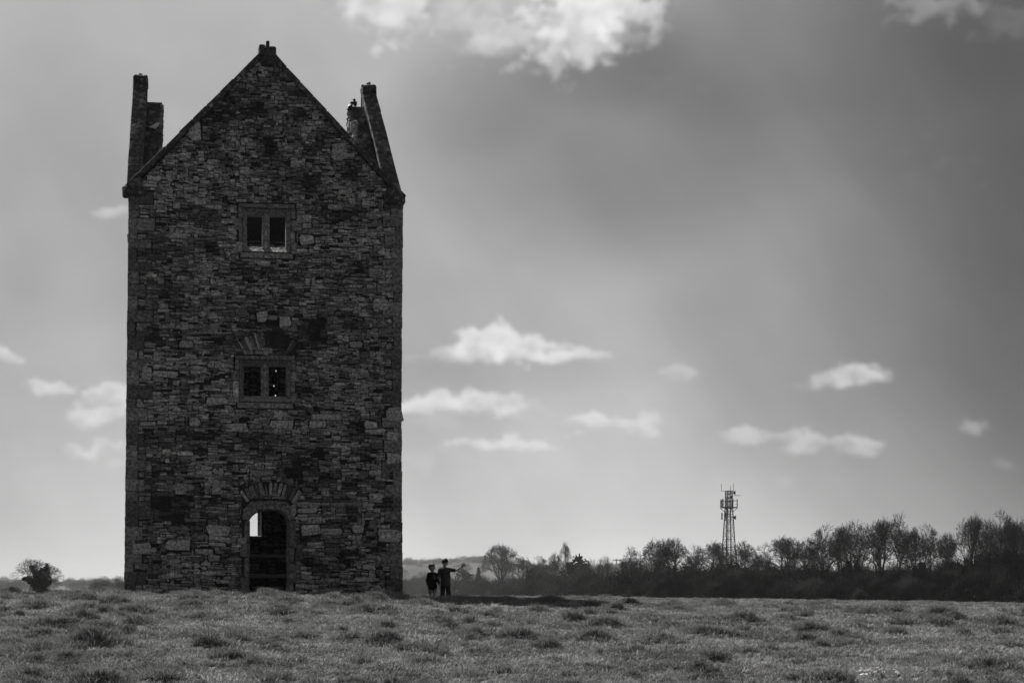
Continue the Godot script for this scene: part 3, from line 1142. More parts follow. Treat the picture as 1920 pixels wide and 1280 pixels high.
func make_trees() -> void:
	var protos := []
	# kind: seed, part of the height that is trunk, limbs, levels, spread, upward pull, ivy leaves
	for k in KINDS:
		var t := grow(k[0], k[1], k[2], k[3], k[4], k[5])
		var size := Vector3(12, 13, 12)
		protos.append([trunk_shape(t, size, 19.0).mesh(), crown_shape(t, size, 19.0, 0.026).mesh(), ivy_shape(t, size, k[6], 1.1, 0.3, 0.0, 0.62).mesh() if k[6] else null])
		protos[-1][0].surface_set_material(0, mats.bark)
		protos[-1][1].surface_set_material(0, mats.twig)
		if protos[-1][2]:
			protos[-1][2].surface_set_material(0, mats.ivy)
	var plant := func(called: String, kind: int, px: float, top: float, wide: float, d: float, label: String, turn: float):
		var x := seen_at(px, d)
		var y := ground(x, d)
		var o := thing(called, label, "tree", Vector3(x, y - 0.1, -d), turn, "bare trees along the field edge")
		var h := lift(top, d) - y
		o.scale = Vector3(wide * 1.32 * d / FOCAL / 12.0, h * 1.07 / 13.0, wide * 1.32 * d / FOCAL / 12.0)
		for j in 3:
			if protos[kind][j]:
				var m := MeshInstance3D.new()
				m.name = ["trunk", "crown", "ivy"][j]
				m.mesh = protos[kind][j]
				o.add_child(m)
	for a in TREES:
		plant.call("bare_tree" if a[1] != 3 and a[1] != 5 else "ivy_clad_tree", a[1], a[0], a[2], a[3], a[4], a[5], float(int(a[0] * 7.7) % 63) / 10.0)
	# evergreens
	for a in [[871, 1056, 46, 900, false, "dark spiky evergreen just right of the raised hand"], [897, 1062, 22, 900, true, "small pointed conifer left of the round bare tree"], [1080, 1036, 74, 560, false, "broad dark evergreen below the slender poplar"], [998, 1056, 34, 600, false, "dark bushy evergreen right of the round bare tree"], [1170, 1062, 40, 330, false, "low dark evergreen under the telegraph pole"], [1300, 1052, 60, 300, false, "dark evergreen below the bare trees left of the mast"], [1370, 1050, 58, 285, false, "dark evergreen bush at the foot of the mast"], [1526, 1054, 60, 250, false, "dark rounded evergreen between the two broad bare trees right of the mast"], [1592, 1047, 40, 240, true, "dark pointed evergreen left in the tall tree row"], [1730, 1050, 60, 235, true, "dark pointed evergreen under the slim pale-topped tree"], [1795, 1040, 52, 230, false, "dark ivy mass beside the second tree from the right"], [152, 1099, 30, 560, false, "round dark bush standing alone left of the tower"]]:
		var d: float = a[3]
		var x := seen_at(a[0], d)
		var y := ground(x, d)
		var o := thing("conifer" if a[4] else "evergreen_tree", a[5], "tree", Vector3(x, y - 0.1, -d))
		var h := lift(a[1], d) - y
		var w: float = a[2] * d / FOCAL
		var sh := dense_mesh(int(a[0]), a[4], 3600)
		var trunk := Shape.new()
		trunk.rod(Vector3.ZERO, Vector3(0, h * 0.8, 0), 0.03 * h, 0.01 * h, 6)
		piece("trunk", trunk, mats.bark, o)
		for k in sh.v.size():
			sh.v[k] *= Vector3(w / 0.75, h, w / 0.75)
		piece("crown", sh, mats.evergreen, o)
	# the old ivy-covered oak at the left
	var t := grow(83, 0.30, 6, 6, 0.72, 0.6, 1, 0.16)
	var d := 280.0
	var x := seen_at(70, d)
	var y := ground(x, d)
	var h := lift(1046, d) - y
	var oak := thing("ivy_clad_oak", "old oak smothered in dark ivy left of the tower", "tree", Vector3(x, y - 0.1, -d), 0.6)
	var size := Vector3(94 * d / FOCAL, h, 94 * d / FOCAL)
	piece("trunk", trunk_shape(t, size, h * 1.5), mats.bark, oak)
	piece("crown", crown_shape(t, size, h * 0.9, 0.014), mats.twig, oak)
	var boughs := Shape.new()
	var ivy := Shape.new()
	boughs.col = grey(1.0)
	for q in [[71, 1142, 73, 1094, 1.15, 1.2, 0.0], [73, 1096, 69, 1077, 1.1, 0.62, 0.3], [69, 1078, 60, 1061, 0.42, 0.22, 0.3], [75, 1096, 86, 1075, 0.95, 0.5, -0.3], [86, 1076, 85, 1056, 0.42, 0.2, -0.3], [70, 1094, 54, 1083, 0.75, 0.4, 0.5], [54, 1083, 44, 1085, 0.3, 0.15, 0.5], [69, 1079, 80, 1066, 0.5, 0.25, 0.1], [77, 1100, 92, 1088, 0.5, 0.2, -0.5]]:
		var a := Vector3((q[0] - 70.0) * d / FOCAL, lift(q[1], d) - y, q[6]).rotated(Vector3.UP, -0.6)
		var b := Vector3((q[2] - 70.0) * d / FOCAL, lift(q[3], d) - y, q[6] * 1.6).rotated(Vector3.UP, -0.6)
		boughs.rod(a, b, q[4] * 0.45, q[5] * 0.45, 7)
		for n in int(260.0 * (a.distance_to(b) + 1.0) * (q[4] + q[5])):
			var f := rng.randf()
			var r: float = lerpf(q[4], q[5], f) * (1.0 + 0.22 * sin(f * 9.0 + q[0]))
			leaf_at(ivy, a.lerp(b, f) + Vector3(rng.randfn(), rng.randfn(), rng.randfn()).normalized() * r * pow(rng.randf(), 0.35), 0.26)
	piece("bough", boughs, mats.bark, oak)
	piece("ivy", ivy, mats.ivy, oak)
	# telegraph pole among the trees
	d = 430.0
	x = seen_at(1156, d)
	y = ground(x, d)
	var pole := thing("telegraph_pole", "thin wooden telegraph pole with a crossbar above the hedge trees", "utility pole", Vector3(x, y, -d), 0.2)
	h = lift(1047, d) - y
	var s := Shape.new()
	s.capped(Vector3.ZERO, Vector3(0, h, 0), 0.16, 0.12)
	piece("post", s, mats.wood, pole)
	s = Shape.new()
	s.box(Vector3(-0.9, h - 0.45, -0.06), Vector3(0.9, h - 0.3, 0.06))
	piece("crossbar", s, mats.wood, pole)
	for k in 4:
		s = Shape.new()
		s.capped(Vector3(-0.75 + 0.5 * k, h - 0.3, 0), Vector3(-0.75 + 0.5 * k, h - 0.12, 0), 0.06, 0.04, 6)
		piece("insulator", s, mats.wood, pole)

# column, kind, row of the top, width in columns, distance, label
const TREES := [
	[939, 0, 1025, 64, 800, "round bare tree with a domed crown right of the two children"],
	[978, 4, 1046, 40, 760, "low bare tree touching the right side of the domed tree"],
	[1012, 1, 1049, 44, 640, "low bare tree in front of the slender poplar's left side"],
	[1060, 4, 1019, 17, 800, "slender upright poplar rising above the middle of the hedge"],
	[1036, 2, 1043, 40, 640, "small rounded bare tree left of the slender poplar"],
	[1108, 1, 1056, 44, 500, "low bare tree left of the telegraph pole"],
	[1137, 2, 1049, 36, 500, "small bare tree close to the telegraph pole on its left"],
	[1183, 1, 1034, 56, 390, "bare tree just right of the telegraph pole"],
	[1233, 3, 1016, 62, 330, "bare oak with an ivy-wrapped leaning stem, left of a pair"],
	[1264, 5, 1013, 54, 325, "bare oak with an ivy-wrapped upright stem, right of a pair"],
	[1306, 1, 1030, 56, 320, "bare tree between the ivy-wrapped pair and the mast"],
	[1345, 0, 1020, 66, 335, "bare tree directly behind the left side of the lattice mast"],
	[1388, 2, 1021, 66, 330, "bare tree directly behind the right side of the lattice mast"],
	[1476, 0, 1011, 88, 285, "broad bare tree with a fan crown standing alone right of the mast"],
	[1548, 1, 995, 66, 262, "bare tree at the left end of the tall row"],
	[1606, 2, 987, 86, 258, "dense bare tree second in the tall row right of the mast"],
	[1652, 0, 979, 70, 256, "bare tree in the middle of the tall row, its crown merged with the next"],
	[1686, 1, 976, 68, 250, "highest full bare tree of the middle row, right of its twin"],
	[1740, 1, 994, 58, 248, "slim bare tree with pale upper twigs right of the tall row"],
	[1778, 5, 1003, 38, 243, "narrow ivy-clad bare tree in the dip of the tree line"],
	[1824, 0, 973, 70, 238, "tall bare tree with a full dome, third from the right edge"],
	[1880, 1, 970, 54, 232, "tall bare tree second from the right edge"],
	[1512, 2, 1016, 54, 285, "low bare tree behind the gap between the lone fan-crowned tree and the tall row"],
	[1578, 0, 992, 62, 280, "bare tree standing behind the left pair of the tall row"],
	[1713, 4, 992, 46, 272, "upright bare tree behind the dip right of the highest crown"],
	[1853, 2, 984, 56, 256, "bare tree behind, filling the gap between the second and third trees from the right"],
	[1902, 0, 982, 56, 250, "bare tree behind the two trees nearest the right edge"],
	[1430, 2, 1040, 46, 300, "small bare tree low in the gap right of the mast"],
	[1921, 3, 979, 50, 228, "tall ivy-stemmed bare tree cut by the right edge"],
	[191, 2, 1087, 44, 600, "small bare tree close to the tower's left wall"],
	[222, 1, 1086, 36, 620, "small bare tree half hidden behind the tower's left edge"],
	[20, 4, 1099, 34, 330, "low bare tree at the left edge of the field"],
]


func make_woods() -> void:
	var bushes := [bush_mesh(101, 500, 5), bush_mesh(102, 350, 5), bush_mesh(103, 1300, 4)]
	rng.seed = 900
	var clumps := FastNoiseLite.new()
	noise(clumps, 77, 0.03, 3)
	# row of the hedge's top, by column, and its distance
	var line := [Vector3(-260, 1105, 300), Vector3(0, 1101, 290), Vector3(100, 1099, 290), Vector3(120, 1108, 320), Vector3(235, 1101, 640), Vector3(500, 1090, 1000), Vector3(700, 1083, 1300), Vector3(800, 1076, 1300), Vector3(850, 1074, 1050), Vector3(905, 1081, 850), Vector3(960, 1072, 740), Vector3(1000, 1056, 620), Vector3(1120, 1062, 470), Vector3(1160, 1062, 390), Vector3(1250, 1054, 310), Vector3(1330, 1052, 292), Vector3(1420, 1058, 275), Vector3(1500, 1054, 258), Vector3(1600, 1052, 242), Vector3(1700, 1055, 232), Vector3(1800, 1047, 226), Vector3(1850, 1030, 215), Vector3(1920, 1020, 205), Vector3(2200, 1020, 200)]
	for k in 3:
		var spots := []
		var shades := PackedFloat32Array()
		for n in 620:
			var px := rng.randf_range(-240, 2180) if n % 3 else rng.randf_range(1100, 2000)
			var at := Vector3.ZERO
			for q in line.size() - 1:
				if px >= line[q].x:
					at = line[q].lerp(line[q + 1], clampf((px - line[q].x) / (line[q + 1].x - line[q].x), 0, 1))
			var depth := pow(rng.randf(), 1.3)
			var d := at.z * (1.0 - 0.12 * depth)
			var x := seen_at(px, d)
			var y := ground(x, d)
			var h := (lift(at.y, d) - y) * lerpf(1.0, 0.6, depth) * rng.randf_range(0.55, 1.06)
			var w := maxf(h, 2.5) * rng.randf_range(0.7, 1.15)
			spots.append(Transform3D(Basis(Vector3.UP, rng.randf() * TAU).scaled(Vector3(w, h, w)), Vector3(x, y - 0.2, -d)))
			shades.append(rng.randf_range(0.5, 1.3) * (0.25 + 2.2 * smoothstep(-0.05, 0.5, clumps.get_noise_2d(px, depth * 30.0 + 40.0 * k))))
		scatter(["thicket", "scrub", "hedge"][k], ["dark leafless thicket massed along the far field edge", "scrub of brambles and saplings under the bare trees", "overgrown hedge running below the tree line"][k], "shrubs", bushes[k], spots, shades)
	# woods on the far hill
	var spots := []
	var shades := PackedFloat32Array()
	var small := bush_mesh(104, 260, 4)
	for n in 1500:
		var d := rng.randf_range(1700, 3450)
		if n % 2:
			d = rng.randf_range(3100, 3430)
		var px := rng.randf_range(-250, 1250)
		var x := seen_at(px, d)
		var h := rng.randf_range(7.0, 14.0)
		if lump.get_noise_2d(x * 0.03, d * 0.03) < -0.12 and d < 3000:
			continue
		spots.append(Transform3D(Basis(Vector3.UP, rng.randf() * TAU).scaled(Vector3(h * 1.3, h, h * 1.3)), Vector3(x, ground(x, d) - 0.3, -d)))
		shades.append(rng.randf_range(0.8, 1.2))
	scatter("woodland", "hazy bare woodland covering the far hill", "wood", small, spots, shades)


# ---------------------------------------------------------------- the mast

func make_mast() -> void:
	var d := 300.0
	var x := seen_at(1367, d)
	var y := ground(x, d)
	var k := d / FOCAL
	var o := thing("lattice_mast", "tall steel lattice radio mast rising behind the bare trees", "mast", Vector3(x, y, -d), 0.35)
	var m: Material = mats.steel
	var level := func(py): return lift(py, d) - y
	var deck: float = level.call(951)
	var top: float = level.call(920)
	var half := func(h: float): return lerpf(1.15, 0.46, clampf(h / deck, 0, 1)) if h < deck else 0.42
	var corners := [Vector3(-1, 0, -1), Vector3(1, 0, -1), Vector3(1, 0, 1), Vector3(-1, 0, 1)]
	for c in corners:
		var s := Shape.new()
		s.capped(c * half.call(0.0), c * half.call(deck) + Vector3(0, deck, 0), 0.085, 0.075, 6)
		s.capped(c * 0.42 + Vector3(0, deck, 0), c * 0.40 + Vector3(0, top, 0), 0.06, 0.055, 6)
		piece("leg", s, m, o)
	var h := 0.0
	while h < top - 0.2:
		var step := 1.25 if h < deck else 0.62
		var h2 := minf(h + step, top)
		var brace := Shape.new()
		for c in 4:
			var a: Vector3 = corners[c]
			var b: Vector3 = corners[(c + 1) % 4]
			var lo_a: Vector3 = a * half.call(h) + Vector3(0, h, 0)
			var hi_b: Vector3 = b * half.call(h2) + Vector3(0, h2, 0)
			var lo_b: Vector3 = b * half.call(h) + Vector3(0, h, 0)
			var hi_a: Vector3 = a * half.call(h2) + Vector3(0, h2, 0)
			brace.rod(lo_a, hi_b, 0.032, 0.032)
			brace.rod(lo_b, hi_a, 0.032, 0.032)
			brace.rod(hi_a, hi_b, 0.04, 0.04)
		piece("brace", brace, m, o)
		h = h2
	# ladder and cables inside the lattice
	var lad := Shape.new()
	for sx in [-0.18, 0.18]:
		lad.rod(Vector3(sx, 0, 0.2), Vector3(sx, top, 0.2), 0.03, 0.03)
	h = 0.3
	while h < top:
		lad.rod(Vector3(-0.18, h, 0.2), Vector3(0.18, h, 0.2), 0.02, 0.02)
		h += 0.5
	piece("ladder", lad, m, o)
	var cab := Shape.new()
	for sx in [-0.1, 0.0, 0.1]:
		cab.rod(Vector3(sx - 0.25, 0, -0.3), Vector3(sx - 0.2, top - 0.8, -0.25), 0.04, 0.04)
	piece("cable", cab, m, o)
	# platform
	var s := Shape.new()
	s.prism(PackedVector2Array([Vector2(-1.05, -0.6), Vector2(-0.6, -1.05), Vector2(0.6, -1.05), Vector2(1.05, -0.6), Vector2(1.05, 0.6), Vector2(0.6, 1.05), Vector2(-0.6, 1.05), Vector2(-1.05, 0.6)]), deck - 0.1, deck + 0.04, Transform3D(Basis(Vector3.RIGHT, Vector3.FORWARD, Vector3.UP), Vector3.ZERO))
	piece("platform", s, m, o)
	s = Shape.new()
	for c in 4:
		s.rod(corners[c] * 0.45 + Vector3(0, deck - 0.7, 0), corners[c] * 1.0 + Vector3(0, deck - 0.05, 0), 0.05, 0.05)
	piece("bracket", s, m, o)
	var rail := Shape.new()
	for c in 4:
		var a: Vector3 = corners[c] * 0.95
		var b: Vector3 = corners[(c + 1) % 4] * 0.95
		rail.rod(a + Vector3(0, deck + 1.0, 0), b + Vector3(0, deck + 1.0, 0), 0.04, 0.04)
		rail.rod(a + Vector3(0, deck, 0), a + Vector3(0, deck + 1.1, 0), 0.04, 0.04)
	piece("railing", rail, m, o)
	# panel antennas round the platform
	for a in 5:
		var w := TAU * a / 5.0 + 0.3
		var at := Vector3(cos(w), 0, sin(w)) * 1.28
		s = Shape.new()
		s.box(Vector3(-0.06, deck + 0.0, -0.08), Vector3(0.06, deck + 1.25, 0.08), Transform3D(Basis(Vector3.UP, -w), at))
		s.rod(at * 0.75 + Vector3(0, deck + 0.5, 0), at + Vector3(0, deck + 0.5, 0), 0.04, 0.04)
		s.rod(at * 0.75 + Vector3(0, deck + 0.06, 0), at + Vector3(0, deck + 0.06, 0), 0.04, 0.04)
		piece("panel_antenna", s, m, o)
	# whips at the top
	for q in [Vector3(-1.27, 907, 0), Vector3(0.18, 910, 0.2), Vector3(1.0, 906, -0.4)]:
		s = Shape.new()
		var hi: float = level.call(q.y)
		s.rod(Vector3(q.x, top - 0.05, q.z), Vector3(q.x, hi, q.z), 0.035, 0.03, 5)
		s.rod(Vector3(signf(q.x) * 0.3, top - 0.03, q.z * 0.5), Vector3(q.x, top - 0.03, q.z), 0.035, 0.035, 5)
		piece("whip_antenna", s, m, o)
	# dish, yagi and lower aerials
	for q in [Vector3(0.75, 923.5, 0.25), Vector3(0.1, 932, 0.55), Vector3(0.8, 970, 0.3)]:
		s = Shape.new()
		var hh: float = level.call(q.y)
		var c := Vector3(q.x, hh, q.z)
		s.capped(c + Vector3(-0.1, 0, -0.05), c + Vector3(0.16, 0, 0.12), 0.14, 0.34, 14)
		s.rod(c - Vector3(0.1, 0, 0.05), Vector3(0.35, hh, 0.1), 0.05, 0.05)
		piece("dish", s, m, o)
	s = Shape.new()
	var yh: float = level.call(929)
	s.rod(Vector3(0.4, yh, 0), Vector3(2.0, yh + 0.08, -0.2), 0.04, 0.03)
	for n in 5:
		s.rod(Vector3(0.75 + 0.3 * n, yh - 0.02, -0.35), Vector3(0.75 + 0.3 * n, yh + 0.06, 0.2), 0.02, 0.02)
	piece("yagi_antenna", s, m, o)
	for q in [[-0.95, 961, 974], [-0.3, 960, 976], [0.45, 962, 977]]:
		s = Shape.new()
		s.box(Vector3(q[0] - 0.08, level.call(q[2]), -0.5), Vector3(q[0] + 0.08, level.call(q[1]), -0.38))
		s.rod(Vector3(q[0], level.call(q[1] + 4.0), -0.44), Vector3(q[0] * 0.5, level.call(q[1] + 4.0), -0.3), 0.04, 0.04)
		piece("panel_antenna", s, m, o)

# ---------------------------------------------------------------- people and birds

func blob(bones: Array, cell: float, s: Shape, t := Transform3D()) -> void:
	# bones: [from, to, radius from, radius to, blend, squash]; a smooth field of tapered capsules meshed with surface nets
	var lo := Vector3.INF
	var hi := -Vector3.INF
	for b in bones:
		var r := maxf(b[2], b[3]) * 1.3 + 2.0 * cell
		for p in [b[0], b[1]]:
			lo = lo.min(p - Vector3.ONE * r)
			hi = hi.max(p + Vector3.ONE * r)
	var n := Vector3i(((hi - lo) / cell).ceil()) + Vector3i.ONE
	var f := PackedFloat32Array()
	f.resize(n.x * n.y * n.z)
	f.fill(1.0)
	for b in bones:
		var a: Vector3 = b[0]
		var ab: Vector3 = b[1] - a
		var l2 := maxf(ab.length_squared(), 1e-9)
		var k: float = b[4]
		var sq: Vector3 = b[5] if b.size() > 5 else Vector3.ONE
		var r := maxf(b[2], b[3]) / minf(sq.x, minf(sq.y, sq.z)) + k + 2.0 * cell
		var p0 := Vector3i(((a.min(b[1]) - Vector3.ONE * r - lo) / cell).floor()).clamp(Vector3i.ZERO, n - Vector3i.ONE)
		var p1 := Vector3i(((a.max(b[1]) + Vector3.ONE * r - lo) / cell).ceil()).clamp(Vector3i.ZERO, n - Vector3i.ONE)
		for z in range(p0.z, p1.z + 1):
			for y in range(p0.y, p1.y + 1):
				for x in range(p0.x, p1.x + 1):
					var p := lo + Vector3(x, y, z) * cell
					var h := clampf((p - a).dot(ab) / l2, 0.0, 1.0)
					var d := ((p - a - ab * h) * sq).length() - lerpf(b[2], b[3], h)
					var at := (z * n.y + y) * n.x + x
					var e := maxf(k - absf(f[at] - d), 0.0) / k
					f[at] = minf(f[at], d) - e * e * k * 0.25
	var ids := PackedInt32Array()
	ids.resize(f.size())
	ids.fill(-1)
	var st := [1, n.x, n.x * n.y]
	var steps := [Vector3i(0, 0, 0), Vector3i(1, 0, 0), Vector3i(0, 1, 0), Vector3i(1, 1, 0), Vector3i(0, 0, 1), Vector3i(1, 0, 1), Vector3i(0, 1, 1), Vector3i(1, 1, 1)]
	var pairs := [[0, 1], [2, 3], [4, 5], [6, 7], [0, 2], [1, 3], [4, 6], [5, 7], [0, 4], [1, 5], [2, 6], [3, 7]]
	for z in n.z - 1:
		for y in n.y - 1:
			for x in n.x - 1:
				var at := (z * n.y + y) * n.x + x
				var inside := 0
				for q in 8:
					var c: Vector3i = steps[q]
					if f[at + c.x + c.y * n.x + c.z * n.x * n.y] < 0.0:
						inside += 1
				if inside == 0 or inside == 8:
					continue
				var sum := Vector3.ZERO
				var count := 0
				for pr in pairs:
					var ca: Vector3i = steps[pr[0]]
					var cb: Vector3i = steps[pr[1]]
					var fa := f[at + ca.x + ca.y * n.x + ca.z * n.x * n.y]
					var fb := f[at + cb.x + cb.y * n.x + cb.z * n.x * n.y]
					if (fa < 0.0) != (fb < 0.0):
						sum += Vector3(ca).lerp(Vector3(cb), fa / (fa - fb))
						count += 1
				ids[at] = s.put(t * (lo + (Vector3(x, y, z) + sum / count) * cell))
	for z in range(1, n.z - 1):
		for y in range(1, n.y - 1):
			for x in range(1, n.x - 1):
				var at := (z * n.y + y) * n.x + x
				for ax in 3:
					var here := f[at] < 0.0
					if here == (f[at + st[ax]] < 0.0):
						continue
					var u: int = st[(ax + 1) % 3]
					var w: int = st[(ax + 2) % 3]
					var q := [ids[at - u - w], ids[at - w], ids[at], ids[at - u]]
					if q.has(-1):
						continue
					if here:
						s.tri(q[0], q[1], q[2])
						s.tri(q[0], q[2], q[3])
					else:
						s.tri(q[0], q[2], q[1])
						s.tri(q[0], q[3], q[2])


func hand(s: Shape, wrist: Vector3, along: Vector3, palm: Vector3, thumb: float, size: float, curl: float, fan: float) -> void:
	# along: towards the fingers; palm: the way the palm faces; thumb: +1 or -1 for its side
	var a := along.normalized()
	var pn := (palm - a * palm.dot(a)).normalized()
	var side := a.cross(pn) * thumb
	var k := size / 0.13
	var mid := wrist + a * 0.055 * k
	var bones := [[wrist - a * 0.02 * k, wrist + a * 0.012 * k, 0.017 * k, 0.018 * k, 0.01 * k]]
	for n in 4:
		var off := (1.5 - n) * 0.0155 * k
		bones.append([wrist + a * 0.01 * k + side * off * 0.6, mid + side * off, 0.0125 * k, 0.0105 * k, 0.012 * k])
		var d := (a + side * (1.5 - n) * fan).normalized()
		var long: float = [0.050, 0.058, 0.054, 0.042][n] * k
		var p := mid + side * off + a * 0.004 * k
		for j in 3:
			var q: Vector3 = p + d * long * [0.45, 0.32, 0.23][j]
			bones.append([p, q, (0.0082 - 0.0007 * j) * k, (0.0076 - 0.0007 * j) * k, 0.003 * k])
			d = (d + pn * curl).normalized()
			p = q
	var tb := wrist + a * 0.018 * k + side * 0.018 * k
	var td := (a * 0.65 + side * 0.8 + pn * 0.2).normalized()
	bones.append([tb, tb + td * 0.028 * k, 0.0125 * k, 0.0095 * k, 0.01 * k])
	bones.append([tb + td * 0.028 * k, tb + td * 0.028 * k + (td + a * 0.5).normalized() * 0.024 * k, 0.0092 * k, 0.0075 * k, 0.003 * k])
	blob(bones, 0.0036 * k, s)


func head(s: Shape, hair: Shape, t: Transform3D, k: float, long_hair: float) -> void:
	# a child's head; t: its base at the top of the neck, facing +z; k: its height
	var b := [
		[Vector3(0, 0.60, -0.06) * k, Vector3(0, 0.60, -0.02) * k, 0.395 * k, 0.39 * k, 0.1 * k, Vector3(1.08, 1.0, 0.95)],
		[Vector3(0, 0.34, 0.10) * k, Vector3(0, 0.20, 0.15) * k, 0.27 * k, 0.16 * k, 0.16 * k, Vector3(1.0, 1.0, 1.0)],
		[Vector3(0, -0.25, -0.10) * k, Vector3(0, 0.25, -0.05) * k, 0.19 * k, 0.2 * k, 0.1 * k],
		[Vector3(0, 0.48, 0.36) * k, Vector3(0, 0.38, 0.43) * k, 0.035 * k, 0.05 * k, 0.06 * k],
		[Vector3(-0.09, 0.235, 0.315) * k, Vector3(0.09, 0.235, 0.315) * k, 0.03 * k, 0.03 * k, 0.03 * k],
	]
	for sg in [-1, 1]:
		b.append([Vector3(0.385 * sg, 0.36, -0.02) * k, Vector3(0.40 * sg, 0.52, -0.06) * k, 0.05 * k, 0.075 * k, 0.03 * k, Vector3(1.5, 1, 1)])
		b.append([Vector3(0.17 * sg, 0.33, 0.22) * k, Vector3(0.17 * sg, 0.33, 0.23) * k, 0.13 * k, 0.13 * k, 0.1 * k])
	blob(b, 0.035 * k, s, t)
	var h := [[Vector3(0, 0.66, -0.10) * k, Vector3(0, 0.67, 0.0) * k, 0.43 * k, 0.41 * k, 0.1 * k, Vector3(1.02, 1.05, 0.97)],
		[Vector3(-0.2, 0.76, 0.21) * k, Vector3(0.22, 0.72, 0.22) * k, 0.12 * k, 0.11 * k, 0.1 * k],
		[Vector3(0, 0.60, -0.28) * k, Vector3(0, 0.60 - long_hair, -0.30) * k, 0.24 * k, 0.17 * k, 0.12 * k]]
	for sg in [-1, 1]:
		h.append([Vector3(0.34 * sg, 0.66, 0.05) * k, Vector3(0.37 * sg, 0.62 - long_hair * 0.6, -0.08) * k, 0.10 * k, 0.07 * k, 0.08 * k])
	for n in 14:
		var a := rng.randf() * TAU
		var r := 0.40 * sqrt(rng.randf())
		var p := Vector3(cos(a) * r, 0.68 + sqrt(maxf(0.0, 0.19 - r * r)) * 0.95, sin(a) * r - 0.05) * k
		h.append([p * 0.97, p + Vector3(cos(a), -0.5, sin(a)) * 0.05 * k, 0.05 * k, 0.035 * k, 0.04 * k])
	blob(h, 0.045 * k, hair, t)


func face_marks(o: Node3D, t: Transform3D, k: float) -> void:
	for sg in [-1, 1]:
		var e := Shape.new()
		e.col = grey(0.05)
		e.ball(Vector3(0.155 * sg, 0.47, 0.335) * k, Vector3(0.055, 0.032, 0.03) * k, t)
		piece("eye", e, mats.cloth, o)
	var m := Shape.new()
	m.col = grey(0.12)
	m.ball(Vector3(0, 0.235, 0.345) * k, Vector3(0.1, 0.014, 0.02) * k, t)
	piece("mouth", m, mats.cloth, o)


